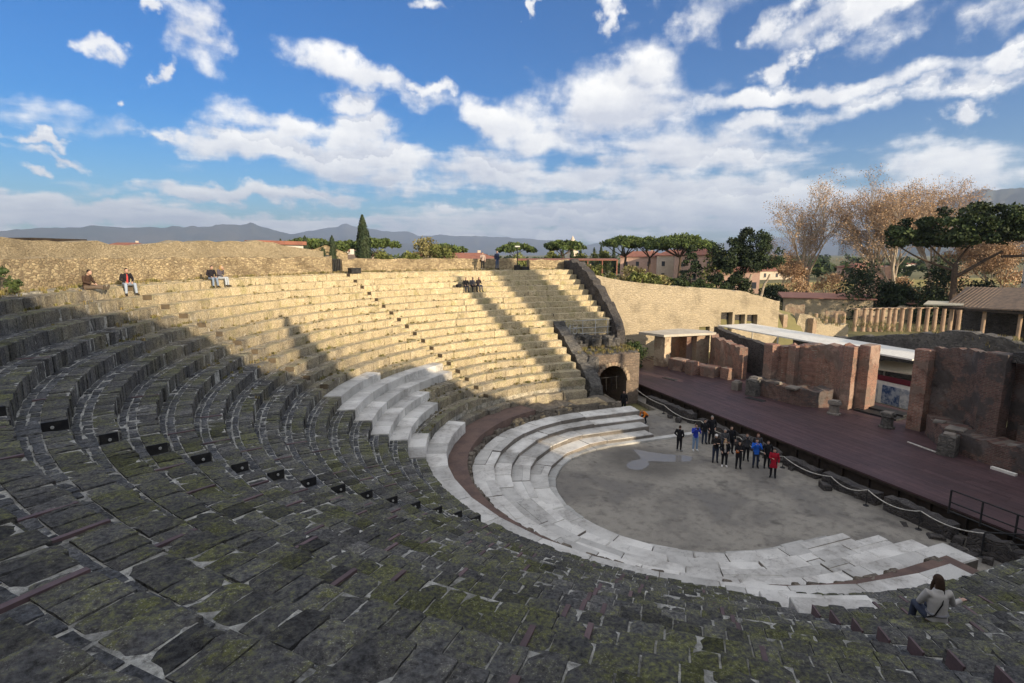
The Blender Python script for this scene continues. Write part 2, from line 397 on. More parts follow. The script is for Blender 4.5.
def row(wedge,j,q0,q1):
    r,z=Rj(j),Zj(j)
    core=MB();ring(core,r+.03,r+DR+.25,q0,q1,z-1.5,z-.030,.9,.0,.004,.5)
    core.mi=0
    # stones ------------------------------------------------------------
    st=core;st.mi=1
    near=q0<-20
    far=q0>50
    gap=.005 if far else (.024 if q0<10 else .012)
    # front course
    q=q0
    while q<q1-.05:
        L=R.uniform(.27,.46) if q0<10 else R.uniform(.42,.8);qe=min(q1,step(q,r,L))
        if (q1-qe)*(math.pi/180*r if abs(q1)<=90 else 1)<.3: qe=q1
        qm=(q+qe)/2
        if not in_marble(j,qm):
            st.mi=2;tn=min(1,max(0,R.gauss(.5,.2)));ero=R.uniform(.02,.05)
            dz=R.uniform(-.012,.012)
            if R.random()<.06: dz-=R.uniform(.0,.012)
            rough(st,r+R.uniform(-.035,.03),r+.435,step(q,r,gap*.5),step(qe,r,-gap*.5),z-DZ-.03,z+dz,ero,.014,.012,tn)
        q=qe
    # back courses
    st.mi=1
    courses=((.45,.635,.24,.44),(.662,.83,.24,.44))
    for (a,b,l0,l1) in courses:
        q=q0
        while q<q1-.05:
            L=R.uniform(l0,l1);qe=min(q1,step(q,r,L))
            qm=(q+qe)/2
            if not in_marble(j,qm) and True:
                g=R.uniform(.008,.028)+(-.005 if far else (.004 if q0<10 else 0))
                rough(st,r+a+R.uniform(-.01,.02),r+b+R.uniform(-.03,.012),step(q,r,g),step(qe,r,-g),z-.2,z-.012+R.uniform(-.012,.012),.014,.014,.006,min(1,max(0,R.gauss(.46,.2))))
            q=qe
    return core
WQ=[(-200,-61.8),(-61.8,-22.5),(-22.5,18.7),(18.7,56.7),(56.7,200)]
WL=['westernmost wedge of dark stone seat rows by the woman in the pale coat','wedge of mossy dark stone seat rows crossed by brown strips in the foreground',
 'wedge of curving mossy seat rows at left below the man in the red shirt','middle wedge of sunlit tan seat rows with white marble seats at its foot','sunlit tan wedge of seat rows below the standing couple']
def half(r,w): return math.degrees(w/2/r)
wedges=[]
for wi,(a,b) in enumerate(WQ):
    t=thing('seating_wedge',WL[wi],'stone seating',(*PQ(14,max(-80,min(80,(max(a,-90)+min(b,90))/2))),Z1),0,'wedges of stone seat rows round the orchestra');wedges.append(t)
    for j in range(1,NROW+1):
        r=Rj(j)
        q0=west_end(j) if a<-100 else a+half(r,SW)
        q1=east_end(j) if b>100 else b-half(r,SW)
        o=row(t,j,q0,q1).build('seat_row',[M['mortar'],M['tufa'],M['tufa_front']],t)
    # steel cover strips on the treads
    for qs in STRIPS:
        lo=a if a>-100 else -90;hi=b if b<100 else 90
        if not(lo<qs<hi): continue
        qn=qs
        for j in range(2,NROW+1):
            qn+=R.uniform(-.35,.35)
            if R.random()<(.42 if qs>-60 else .5) or in_marble(j,qn): continue
            r,z=Rj(j),Zj(j);mb=MB();w=math.degrees(.033/r)
            block(mb,r+R.uniform(.0,.06),r+DR-R.uniform(.05,.25),qn-w,qn+w,z-.03,z+.010,.002,.004,.002,R.random())
            mb.build('steel_strip',M['strip'],t)
# stairs between the wedges: each seat is cut into two half steps
SLAB=['stair of half steps down the dark rows behind the woman in the pale coat','stair of half steps with dark side panels and small lights in the mossy left rows',
 'stair of half steps running down past the white marble seats','stair of half steps climbing the sunlit rows right of the white marble seats','stair of half steps below the lamp post on the far rim']
def stairway(i,qc,js,panel):
    t=thing('stairway',SLAB[i],'stairs',(*PQ(14,min(qc,90)),Z1),0,'stairs between the seating wedges')
    for j in js:
        r,z=Rj(j),Zj(j);h=half(r,SW) if qc<90 else SW/2
        mb=MB();mb.mi=0
        ring(mb,r+.02,r+DR+.25,qc-h,qc+h,z-1.5,z-DZ/2-.03,.5)
        mb.mi=1
        for k in range(2):
            qa=qc-h+k*h;qb=qa+h
            block(mb,r,r+.44,step(qa,r,.01),step(qb,r,-.01),z-DZ,z-DZ/2+R.uniform(-.01,.01),.03,.012,.01,R.gauss(.45,.15))
            block(mb,r+.44,r+DR,step(qa,r,.01),step(qb,r,-.01),z-DZ/2-.05,z+R.uniform(-.01,.01),.03,.012,.01,R.gauss(.45,.15))
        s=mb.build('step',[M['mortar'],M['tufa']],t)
        if panel:
            w=math.degrees(.012/r)
            p=MB();qe=qc+h if panel>0 else qc-h;jx=R.uniform(-.03,.06)
            block(p,r+max(0,jx),r+.44-abs(jx),qe-2*w if panel>0 else qe-w,qe+w if panel>0 else qe+2*w,z-DZ/2+.0,z+.012,.0,0,0,.5)
            po=p.build('step_panel',M['black_steel'] if i==1 else M['strip' if i==0 else 'step_brown'],t)
            if i!=1: continue
            l=MB();c=PQ(r+.2+R.uniform(-.06,.08),qe-2.6*w if panel>0 else qe+2.6*w);cc=Vector((*c,z-.1+R.uniform(-.03,.02)))
            a=rad(qc);tg=Vector((math.sin(a),math.cos(a),0))*(-1 if panel>0 else 1)
            l.tube([cc,cc+tg*.03],[.034,.03],10)
            l.build('step_light',M['lamp'],po)
stairway(0,-61.8,range(1,NROW+1),-1)
stairway(1,-22.5,range(1,NROW+1),1)
stairway(2,18.7,range(1,NROW+1),1)
stairway(3,56.7,range(1,NROW+1),1)
stairway(4,91.9,range(9,NROW+1),1)
# white marble seats -------------------------------------------------------
def marble_bank(D,label,fix=None):
    j0=min(D);q=sum(D[j0])/2
    t=thing('marble_seat_bank',label,'marble seats',(*PQ(Rj(j0),q),Zj(j0)-DZ))
    for j,(a,b) in D.items():
        r,z=Rj(j),Zj(j);mb=MB();q=a
        while q<b-.1:
            qe=min(b,step(q,r,R.uniform(1.1,2.2)))
            if b-qe<1.2: qe=b
            dz=R.uniform(0,.012)
            block(mb,r-.03,r+DR+.01,step(q,r,.010),step(qe,r,-.010),z-DZ-.02,z+.03+dz,.018,.012,.008,R.random())
            q=qe
        mb.build('marble_slab',M['marble'],t)
marble_bank(MARBLE,'bank of white marble seat slabs stepping up in the middle wedge')
marble_bank(MARBLE_W,'small group of white marble slabs at the foot of the nearest stair')
# corridor behind the top row
mb=MB();ring(mb,Rj(19)+.25,30.2,-98,97.5,8.5,Zj(18)+.03,.9,0,.02)
mb.build('upper_walkway',M['mortar'],kind='structure')
# belt of white slabs, brown passage, low rubble, marble steps ------------------
t=thing('marble_kerb','belt of white marble slabs curving along the foot of the dark seats','marble kerb',(-12.8,0,2.4))
mb=MB();q=-91.3
while q<38:
    qe=min(38,step(q,12.8,R.uniform(1.4,2.6)))
    block(mb,12.25,13.33,step(q,12.8,.012),step(qe,12.8,-.012),1.2,2.45+R.uniform(0,.012),.012,.006,.006,R.random());q=qe
mb.build('marble_slab',M['marble'],t)
mb=MB();q=38
while q<91.4:
    qe=min(91.4,step(q,12.8,R.uniform(.7,1.4)))
    block(mb,12.75+R.uniform(-.08,.08),13.33,step(q,12.8,.02),step(qe,12.8,-.02),1.2,2.2+R.uniform(-.08,.04),.06,.03,.03,R.random());q=qe
mb.build('worn_slab',M['tufa'],t,label='worn broken stones at the far end of the belt')
mb=MB();ring(mb,11.2,12.95,-93,70,.2,1.78,.7,0,.015);mb.build('curved_passage',M['passage'],kind='structure')
mb=MB();ring(mb,11.15,12.95,70,93,.2,1.62,.5,.06,.12);mb.build('worn_ground',M['rubble_edge'],kind='structure')
t=thing('passage_edge_wall','low broken rubble edge between the brown passage and the white steps','low wall',(-11.2,0,1.2))
mb=MB();q=-93
while q<93:
    qe=step(q,11.2,R.uniform(.25,.6));hh=1.68 if q<25 else 1.4
    block(mb,11.0+R.uniform(-.05,.05),11.34+R.uniform(-.06,.06),q,step(qe,11,-.02),.5,hh+R.uniform(-.16,.12),.05,.04,.04,R.random());q=qe
mb.build('stone_edge',M['rubble_edge'],t)
mb=MB();q=58
while q<90:   # eroded rubble rise at the far end
    qe=step(q,11.6,R.uniform(.5,1.));block(mb,11.1,12.35,q,qe,.5,1.55+R.uniform(-.2,.2),.16,.16,.14,R.random());q=qe
mb.build('rubble_core',M['rubble_tan'],t)
t=thing('marble_steps','four broad white marble steps round the orchestra','marble steps',(-9,0,0))
ST=[(6.95,7.95,.34,-93.5,93.4),(7.95,8.95,.6,-94.3,93.7),(8.95,9.85,.86,-94.8,94.0),(9.85,11.03,1.12,-95.2,94.2)]
for (a,b,z,q0,q1) in ST:
    mb=MB();mb.ms=1;q=q0
    while q<q1-.02:
        qe=step(q,(a+b)/2,R.uniform(1.3,2.6))
        if q1-qe<1.: qe=q1
        qe=min(qe,q1)
        for (ra,rb) in (((a,b),) if R.random()<.6 else ((a,(a+b)/2-.1),((a+b)/2-.09,b))):
            block(mb,ra-.02,rb+(0 if rb!=b else .03),step(q,a,.012),step(qe,a,-.012),-.2,z+R.uniform(-.012,.016)-(0.05 if R.random()<.07 else 0),.015 if R.random()<.7 else .05,.016,.008,R.random())
        q=qe
    mb.build('marble_step',[M['marble'],M['riser']],t)
mb=MB();q=-93
while q<92.6:
    qe=step(q,6.7,R.uniform(.6,1.5));block(mb,6.5+R.uniform(-.04,.04),6.98,q,step(qe,6.7,-.02),-.2,.13+R.uniform(-.02,.02),.03,.02,.01,R.random());q=qe
mb.build('kerb_stone',M['marble_worn'],t)
# ================================================================== ground, orchestra, stage
def gm():
    m,nt,b=mk('orchestra_earth');p=pos(nt)
    n1=noi(nt,p,.28,5,.6,.4);n2=noi(nt,p,2.2,6,.65);n3=noi(nt,p,24,4,.7)
    c=mixc(nt,ramp(nt,n1,.38,.62),(.31,.285,.245),(.19,.175,.155));c=mixc(nt,val(nt,'MULTIPLY',ramp(nt,n2,.45,.7),.5),c,(.10,.09,.08))
    # damp ground round the puddle
    ds=nt.nodes.new('ShaderNodeVectorMath');ds.operation='DISTANCE';ln(nt,p,ds.inputs[0]);ds.inputs[1].default_value=(.6,3.8,0)
    wet=ramp(nt,val(nt,'ADD',ds.outputs['Value'],val(nt,'MULTIPLY_ADD',n2,2.2,-1.1)),3.4,1.4);wet=val(nt,'MAXIMUM',wet,val(nt,'MULTIPLY',ramp(nt,noi(nt,p,.55,4,.6),.58,.7),.8))
    c=mixc(nt,val(nt,'MULTIPLY',wet,.6),c,(.085,.078,.07))
    n5=noi(nt,p,70.,3,.7);c=mixc(nt,1.,c,mixc(nt,n5,(.5,.5,.5),(1.5,1.5,1.5)),'MULTIPLY')
    c=mixc(nt,1.,c,mixc(nt,n3,(.6,.6,.6),(1.4,1.4,1.4)),'MULTIPLY');ln(nt,c,b.inputs['Base Color'])
    ln(nt,val(nt,'MULTIPLY_ADD',ramp(nt,n1,.52,.62),-.35,.95),b.inputs['Roughness']);bump(nt,b,val(nt,'ADD',n3,n2),.6,.03);return m
M['earth']=gm()
mb=MB();poly=[PQ(6.7,-91.2)]+[PQ(6.7,q) for q in range(-90,91,6)]+[PQ(6.7,93)]+[(3,12.6),(7.6,12.6),(7.9,15.5),(9,24),(9,-16),(5,-16),(5.5,-11.5)]
mb.prism(poly,-.3,0.);mb.build('orchestra_floor',M['earth'],kind='structure')
m,nt,b=mk('rain_water');b.inputs['Base Color'].default_value=(.20,.185,.165,1);b.inputs['Roughness'].default_value=.22;b.inputs['Specular IOR Level'].default_value=.5
n=noi(nt,pos(nt),3.,3);bump(nt,b,n,.04,.01);M['water']=m
mb=MB();pp=[(0.98, 5.59), (1.74, 4.94), (2.36, 4.34), (3.14, 3.87), (3.69, 3.32), (3.15, 2.83), (1.79, 3.16), (0.86, 3.67), (0.3, 3.05), (-0.49, 2.71), (-0.95, 3.03), (-0.85, 3.63), (-0.17, 4.05), (0.62, 4.27)]

def smooth_poly(P,k=5):
    o=[];n=len(P)
    for i in range(n):
        a,b,c_,d=[Vector(P[(i+q)%n]) for q in(-1,0,1,2)]
        for t_ in range(k):
            u=t_/k;o.append(tuple(.5*((2*b)+(c_-a)*u+(2*a-5*b+4*c_-d)*u*u+(3*b-a-3*c_+d)*u**3)+Vector((R.uniform(-.04,.04),R.uniform(-.04,.04)))))
    return o
mb.prism(smooth_poly(pp),-.01,.006);mb.build('puddle',M['water'],kind='structure')
# terrain -------------------------------------------------------------------
def lerp(x,pts):
    if x<=pts[0][0]: return pts[0][1]
    for (a,u),(b,v) in zip(pts,pts[1:]):
        if x<=b: return u+(v-u)*(x-a)/(b-a)
    return pts[-1][1]
def sms(t): t=max(0,min(1,t));return t*t*(3-2*t)
def hterr(x,y):
    r=math.hypot(x,y);d=r
    hx=lerp(x,[(-60,10.2),(8,9.9),(12,9.3),(17,8.5),(26,7.7),(33,6.6),(39,5.5),(46,3.8),(60,3.)])
    if y<0 : hx=lerp(x,[(8,9.9),(14,9.),(30,8.),(40,4)])
    inside=(x<=0 and r<31.2) or (x>0 and abs(y)<31.2 and x<11) or (x>0 and x<38 and -31.2<y<30.4)
    h=hx
    if inside: h=-.35 if x<15 else .45
    elif x>=38 and y<115:
        h=.45+(hx-.45)*sms((y-24-(x-44)*1.6)/14) if x>44 else .45+(hx-.45)*sms((y-29)/3)
    if d>250: h=h+(4-h)*sms((d-250)/900)
    return h
M['terrain']=simple('rough_ground',(.20,.18,.085),(.13,.12,.055),.12,.95,.4,.05,tonevar=0)
def axis():
    o=[i*1.2 for i in range(-45,110)];s=1.2
    while o[-1]<26000: s*=1.18;o.append(o[-1]+s)
    s=1.2
    while o[0]>-26000: s*=1.18;o.insert(0,o[0]-s)
    return o
ax=axis();n=len(ax);vs=[];fs=[]
for y in ax:
    for x in ax: vs.append((x,y,hterr(x,y)+(.12*fbm(x*.2,y*.2) if max(abs(x),abs(y))>33 else 0)))
for i in range(n-1):
    for k in range(n-1): fs.append((i*n+k,i*n+k+1,(i+1)*n+k+1,(i+1)*n+k))
mb=MB();mb.v=vs;mb.f=fs;mb.m=[0]*len(fs);mb.t=[.5]*len(fs);mb.sm=[]
mb.build('ground',M['terrain'],kind='structure')
# stage ----------------------------------------------------------------------
t=thing('stage_platform','long purple brown timber stage floor in front of the brick ruins','stage',(9,0,0))
mb=MB();x=8.9
while x<22.6:
    y=-24.
    while y<25:
        L=R.uniform(3,5);mb.box((x+.095,y+L/2,.98),(.186,L-.006,.07+R.uniform(0,.004)),0,.004,0,R.random());y+=L
    x+=.19
mb.build('deck',M['deck'],t)
mb=MB();mb.box((9.15,.5,.0),(.05,49,.95));
for i in range(33): mb.box((9.05,-23.5+i*1.5,0),(.12,.12,.97))
mb.box((8.93,.5,.86),(.05,49,.11));mb.build('fascia',M['wood_dark'],t)
# low pulpitum wall
def ruin_wall(mb,path,th,z0,ztop,jit=.05,ds=.35,dz=.4,topj=.1,face=.03,mi_top=None,close=True):
    """masonry wall along a plan polyline; ztop(s,x,y) gives the broken top; thickness to the right of travel"""
    P=[Vector((p[0],p[1])) for p in path];pts=[];s=0
    for a,b in zip(P,P[1:]):
        L=(b-a).length;k=max(1,int(L/ds))
        for i in range(k): pts.append((a+(b-a)*i/k,s+L*i/k))
        s+=L
    pts.append((P[-1],s));N=len(pts);nz=None
    dirs=[]
    for i in range(N):
        d=(pts[min(i+1,N-1)][0]-pts[max(i-1,0)][0]).normalized();dirs.append(Vector((d.y,-d.x)))
    tops=[ztop(q[1],q[0].x,q[0].y)+topj*(fbm(q[0].x*1.7,q[0].y*1.7,3.1)+R.uniform(-.35,.35)) for q in pts]
    zb=[z0(q[0].x,q[0].y) if callable(z0) else z0 for q in pts]
    nz=max(2,int((max(tops)-min(zb))/dz));base=len(mb.v)
    for i,(p,_) in enumerate(pts):
        for side in (0,1):
            for k in range(nz+1):
                z=zb[i]+(tops[i]-zb[i])*k/nz
                o=p+dirs[i]*(th*side)+dirs[i]*((1 if side else -1)*face*(fbm(p.x*1.3+side*9,p.y*1.3,z*1.3)+R.uniform(-.5,.5)))
                mb.vert((o.x,o.y,z+(R.uniform(-jit,jit)*.5 if k==nz else 0)))
    W=2*(nz+1)
    for i in range(N-1):
        for k in range(nz):
            a=base+i*W+k;mb.face((a,a+W,a+W+1,a+1)[::-1],.5)
            a=base+i*W+nz+1+k;mb.face((a,a+W,a+W+1,a+1),.5)
        a=base+i*W+nz;b=base+i*W+2*nz+1
        old=mb.mi
        if mi_top is not None: mb.mi=mi_top
        mb.face((a,a+W,b+W,b)[::-1],.5);mb.mi=old
    for i in (0,N-1):
        for k in range(nz):
            a=base+i*W+k;b=a+nz+1
            f=(a,a+1,b+1,b);mb.face(f[::-1] if i==0 else f,.5)
t=thing('pulpitum_wall','low broken stone wall along the foot of the stage','low wall',(8,0,0))
for (a,b,h) in ((-12,-9.2,.75),(-8.6,-5.6,.7),(-5.2,-2.2,.55),(-1.8,.4,.5),(1.,4.2,.62),(4.8,8.2,.6),(8.8,14.5,.7)):
    mb=MB();ruin_wall(mb,[(8.5,a),(8.5,b)],-.55,-.1,lambda s,x,y:h,.05,.3,.3,.12,.04)
    mb.build('wall_stretch',M['rubble_dark'],t)
mb=MB()
for i in range(46): mb.box((R.uniform(7.3,8.9),R.uniform(-12,13),-.05),(R.uniform(.2,.6),R.uniform(.2,.7),R.uniform(.1,.4)),R.uniform(0,3),.05,.05)
mb.build('fallen_stones',M['rubble_dark'],t)
# rope barrier
t=thing('rope_barrier','slack white rope barrier along the foot of the stage','rope barrier',(7.6,0,0))
PO=[(7.9,16.3,1.0),(7.6,11.6,.7),(7.6,7.3,.7),(7.6,3.6,.72),(7.6,.1,.7),(7.6,-3.,.72),(7.6,-5.0,.85),(7.6,-7.5,.9),(7.7,-9.9,1.05)]
for (x,y,h) in PO:
    mb=MB();mb.tube([(x,y,-.02),(x,y,h+.03)],[.022,.018],8);mb.tube([(x,y,0),(x,y,.03)],[.14,.12],12);mb.build('post',M['iron_dark'],t)
for (a,b) in zip(PO,PO[1:]):
    mb=MB();L=[];sag=R.uniform(.18,.34)
    for i in range(13):
        u=i/12;L.append((a[0]+(b[0]-a[0])*u,a[1]+(b[1]-a[1])*u,a[2]+(b[2]-a[2])*u-sag*4*u*(1-u)))
    mb.tube(L,.022,7);mb.build('rope',M['rope'],t)
# ================================================================== scaenae frons ruins
def broken(h,a=.15,f=.6): return lambda s,x,y: h+a*fbm(x*f,y*f,h)
def slope(h0,h1,L,a=.12): return lambda s,x,y: h0+(h1-h0)*min(1,s/L)+a*fbm(x*.8,y*.8,h0)
def pier(t,x,y,dx,dy,z0,z1,mat,rz=0.,label=None):
    mb=MB();n=int((z1-z0)/.35)
    for i in range(n):
        zz=z0+(z1-z0)*i/n;mb.box((x+R.uniform(-.012,.012),y+R.uniform(-.012,.012),zz),(dx+R.uniform(-.02,.02),dy+R.uniform(-.02,.02),(z1-z0)/n+.0),rz,0 if i<n-1 else .06,.006)
    return mb.build('pier',mat,t,label)
# far stage end
t=thing('ruined_brick_wall','ruined brick end of the stage building with pale flat lintel near the arch','brick ruin',(16,20,1))
pier(t,15.55,23.0,1.0,1.3,1.,4.2,M['brick_tan'],.3,'pale sunlit pier')
mb=MB();ruin_wall(mb,[(19.3,26.5),(18.5,22.9)],-.6,.9,broken(4.15),ds=.4,face=.03);mb.build('wall',M['brick'],t)
mb=MB();ruin_wall(mb,[(19.2,22.2),(21.0,22.4)],-.8,.9,broken(4.1,.1),face=.03);mb.build('cross_wall',M['brick_tan'],t)
mb=MB();mb.prism([(13.9,24.9),(15.1,22.2),(21.2,21.7),(21.4,23.4),(19.5,25.6)],4.16,4.4);mb.build('lintel_slab',M['concrete'],t)
mb=MB();ruin_wall(mb,[(20.7,21.9),(19.6,18.6),(18.45,15.4)],-.75,.9,slope(4.1,3.95,7.,.2),face=.05,topj=.25);mb.build('oblique_wall',M['brick'],t)
mb=MB()
for (x,y,a,b,h,r) in ((15.9,20.6,1.3,1.6,1.15,.2),(15.8,18.6,.9,.8,1.3,.1),(16.9,17.3,1.2,1.4,1.0,.3),(17.6,15.9,.8,.9,1.1,.1),(16.6,19.4,1.5,2.4,.9,.15)):
    mb.box((x,y,1.04),(a,b,h),r,.06,.05)
mb.build('podium',M['brick'],t)
# dark wall behind
t=thing('rear_stage_wall','dark rough wall slanting behind the brick ruins left of the big brick niche','wall',(22,18,1))
mb=MB();ruin_wall(mb,[(23.4,24.6),(22.6,22.),(20.2,12.)],-.7,.5,slope(4.5,4.05,12.),ds=.4);mb.build('wall',M['rubble_dark'],t)
pier(t,19.4,12.7,.7,.8,1,3.9,M['brick'],.2);pier(t,18.3,11.8,.6,.7,1,3.8,M['brick'],.2)
# central wall
t=thing('ruined_brick_wall','large central brick wall with a shallow curved niche between brick piers','brick ruin',(18,7,1))
mb=MB();ruin_wall(mb,[(17.5,11.6),(17.7,10.0),(18.5,9.0),(19.3,8.2),(19.55,7.2),(19.3,6.3),(18.9,5.6),(19.5,5.2)],-1.0,.9,slope(5.0,5.6,7.,.3),ds=.25,face=.05,topj=.3);mb.build('wall',M['brick'],t)
pier(t,17.2,10.6,.9,.8,1,5.2,M['brick'],.1);pier(t,18.0,9.2,.55,.6,1,5.25,M['brick'],.2)
pier(t,19.2,5.2,.9,.7,1,5.75,M['brick'],.15);pier(t,20.2,4.6,1.3,.75,1,5.9,M['brick'],.15)
mb=MB();ruin_wall(mb,[(15.7,11.2),(15.9,9.3),(16.1,7.5),(16.4,6.6),(17.2,6.0),(18.3,5.7)],-1.4,.9,broken(2.35,.12),ds=.3,face=.05,topj=.16);mb.build('podium',M['brick_dark'],t)
mb=MB()
for (x,y,s) in ((16.0,10.9,.7),(16.1,7.3,.75),(16.3,8.9,.4)): mb.box((x,y,2.28),(s,s*1.1,.2),.2,.05,.04)
mb.build('ledge_stone',M['riser'],t)
# right wall
t=thing('ruined_brick_wall','tall dark brick wall at right with pilasters and a deep rectangular niche','brick ruin',(18,-3,1))
pier(t,19.0,.1,.85,.85,1,6.4,M['brick'],.1)
mb=MB();ruin_wall(mb,[(19.3,-.2),(19.4,-1.2),(19.2,-2.4),(18.5,-3.3),(18.2,-3.9)],-.55,.9,slope(6.4,6.9,4.,.2),ds=.25,face=.05,topj=.3);mb.build('wall',M['brick_dark'],t)
pier(t,18.0,-4.4,1.0,1.0,1,7.0,M['brick_dark'],.05)
mb=MB();ruin_wall(mb,[(19.1,-4.6),(19.1,-9.)],-1.,.9,broken(6.9,.15),ds=.4,face=.03);mb.build('niche_wall',M['brick_dark'],t)
mb=MB();ruin_wall(mb,[(18.0,-4.9),(18.0,-8.8)],-1.1,6.55,broken(7.1,.12),ds=.4,face=.02);mb.build('niche_head',M['rubble_dark'],t)
mb=MB();mb.box((18.75,-6.9,1.0),(.7,2.9,2.1),0,.05,.02);mb.build('niche_ledge',M['brick_dark'],t)
pier(t,18.0,-9.3,1.0,1.0,1,7.,M['brick_dark']);mb=MB();ruin_wall(mb,[(18.2,-9.8),(18.4,-18)],-1.,.9,broken(6.6,.3),ds=.4);mb.build('wall',M['brick_dark'],t)
mb=MB();ruin_wall(mb,[(18.6,-.7),(17.6,-1.6),(16.7,-2.9),(16.4,-4.5),(16.4,-14)],-1.6,.9,broken(2.3,.12),ds=.3,face=.05,topj=.16);mb.build('podium',M['brick_dark'],t)
mb=MB()
for (x,y,s) in ((16.95,-3.3,.8),(17.6,-2.,.5),(16.8,-6.2,.5),(16.9,-7.4,.6)): mb.box((x,y,2.24),(s,s*1.1,.2),.3,.05,.04)
mb.build('ledge_stone',M['riser'],t)
# loose stones on the stage
def loose(name,label,x,y,dx,dy,h,rz,mat,drum=False):
    t=thing(name,label,'stone block',(x,y,1.053),0,'loose carved stones on the stage')
    mb=MB()
    if drum:
        mb.tube([(x,y,1.05),(x,y,1.15),(x,y,1.2),(x,y,1.05+h*.7),(x,y,1.05+h*.8),(x,y,1.05+h)],[dx*.55,dx*.55,dx*.42,dx*.4,dx*.55,dx*.52],14)
    else: mb.box((x,y,1.05),(dx,dy,h),rz,.05,.03)
    mb.build('block',mat,t)
    m2=MB();m2.box((x,y,1.05+h-.01),(dx*.75,dy*.7,.09),rz+.2,.03,.02);m2.build('cap',M['riser'],t)
loose('capital_block','worn grey capital standing before the right end of the central brick wall',16.9,4.4,.8,.8,.95,.2,M['riser'],True)
loose('capital_block','dark worn capital at the left foot of the tall right brick wall',17.5,1.0,.85,.85,1.0,.1,M['rubble_grey'],True)
loose('stone_block','squat grey block left of the central brick wall',15.5,12.4,.7,.6,.7,.3,M['riser'])
loose('stone_block','grey block capped with a pale slab at the left corner of the central wall',15.4,10.5,.7,.9,1.3,.15,M['rubble_grey'])
loose('stone_block','low grey block by the podium corner of the right wall',15.9,-3.6,.8,.8,1.2,.3,M['rubble_grey'])
t=thing('floor_strip','thin pale strip lying on the stage floor at right','floor strip',(15.75,-2.4,1.053));mb=MB();mb.box((15.75,-2.4,1.05),(.1,1.95,.05),-.13);mb.build('strip',M['rope'],t)  # pale solid strip laid on the boards
t=thing('timber_beam','short pale beam on the stage at the right edge','beam',(16.1,-6.4,1.05));mb=MB();mb.box((15.9,-6.3,1.05),(.18,1.1,.14),.0,.01);mb.build('beam',M['canopy'],t)
def slab(name,label,cat,x,y,dx,dy,mat,rz=0):
    t=thing(name,label,cat,(x,y,1.055));mb=MB();mb.box((x,y,1.051),(dx,dy,.03),rz,.01,.03);mb.build('cover',mat,t)
slab('trapdoor','dark flat hatch on the far stage floor',"hatch",12.6,17.6,.5,1.4,M['iron_dark'],.2)
slab('trapdoor','dark flat hatch before the left corner of the central wall','hatch',14.6,9.4,.5,1.5,M['iron_dark'],.2)
# steps in the central doorway
t=thing('stage_steps','dark low steps in the gap between the two brick walls','steps',(20,3.4,1.05))
mb=MB();mb.box((20.0,3.2,1.055),(1.5,2.9,.12),.1,.01);mb.build('step',M['black_steel'],t)
mb=MB();mb.box((20.8,3.3,1.18),(1.0,2.7,.12),.1,.01);mb.build('step',M['iron_dark'],t)
# display board
t=thing('information_board','long display board with pale and dark blue photo panels in the doorway','display board',(25,6,.3))
mb=MB();mb.box((25.1,6.3,.3),(.08,4.4,2.0));mb.build('frame',M['canopy'],t)
m,nt,b=mk('photo_panel');p=pos(nt);c=mixc(nt,ramp(nt,noi(nt,p,1.6,5,.7),.42,.6),(.05,.09,.20),(.38,.42,.48));ln(nt,c,b.inputs['Base Color']);M['photo']=m
m,nt,b=mk('photo_panel_pale');p=pos(nt);c=mixc(nt,ramp(nt,noi(nt,p,2.6,5,.7),.4,.6),(.30,.33,.38),(.60,.60,.60));ln(nt,c,b.inputs['Base Color']);M['photo2']=m
for y,k in ((7.55,'photo2'),(5.95,'photo'),(4.75,'photo2')):
    mb=MB();mb.box((25.03,y,.5),(.05,1.45 if k=='photo' else 1.0,1.5));mb.build('photo_panel',M[k],t)
mb=MB();mb.box((25.1,6.3,2.32),(.12,4.6,.42));mb.build('top_board',M['maroon'],t)
# roofs behind the stage
def roof(name,label,cat,pts,z0,z1,mat,posts=(),rib=None):
    t=thing(name,label,cat,(*pts[0],0.4))
    mb=MB();mb.prism(pts,lambda x,y:(z0(x,y)-.12),z0)
    mb.build('roof_sheet',mat,t)
    if rib:
        mb=MB();(xa,ya,yb,step_)=rib
        y=min(ya,yb)
        while y<max(ya,yb): mb.tube([(xa[0],y,z0(xa[0],y)+.02),(xa[1],y,z0(xa[1],y)+.02)],.03,5);y+=step_
        mb.build('roof_rib',mat,t)
    for (x,y) in posts:
        mb=MB();mb.tube([(x,y,.4),(x,y,z0(x,y)-.1)],.07,8);mb.build('post',M['iron'],t)
roof('protective_roof','long white sheet roof running behind the central brick wall','canopy roof',[(24.6,25.4),(24.6,4.4),(28.6,4.9),(29.0,25.0)],lambda x,y:4.55+.012*(x-24.4),0,M['canopy'],[(24.6,24.5),(24.6,17),(24.6,10),(24.6,3.8),(28.8,24.5),(28.8,17),(28.8,10),(28.8,3.8)])
roof('protective_roof','lower beige sheet roof above the display board','canopy roof',[(25.4,8.6),(25.4,3.4),(27.8,3.4),(27.8,8.6)],lambda x,y:3.35+.16*(x-25.4)-.05*(y-3.4),0,M['beige_sheet'],[(27.6,8.4),(27.6,3.6)])
t=thing('rear_wall','dark grassy topped wall running behind the white roof','wall',(30,8,.4))
mb=MB();ruin_wall(mb,[(30,20.),(30,16),(30,9),(30,4.5),(30,.5),(30,-12)],-1.,.4,lambda s,x,y: lerp(y,[(-12,6.),(.4,5.95),(1.9,6.4),(4.5,6.45),(9,5.5),(12.7,4.8),(16,4.2),(20,3.9)])+.08*fbm(y*.9,3),ds=.4,topj=.22,face=.05);mb.build('wall',M['rubble_grey'],t)
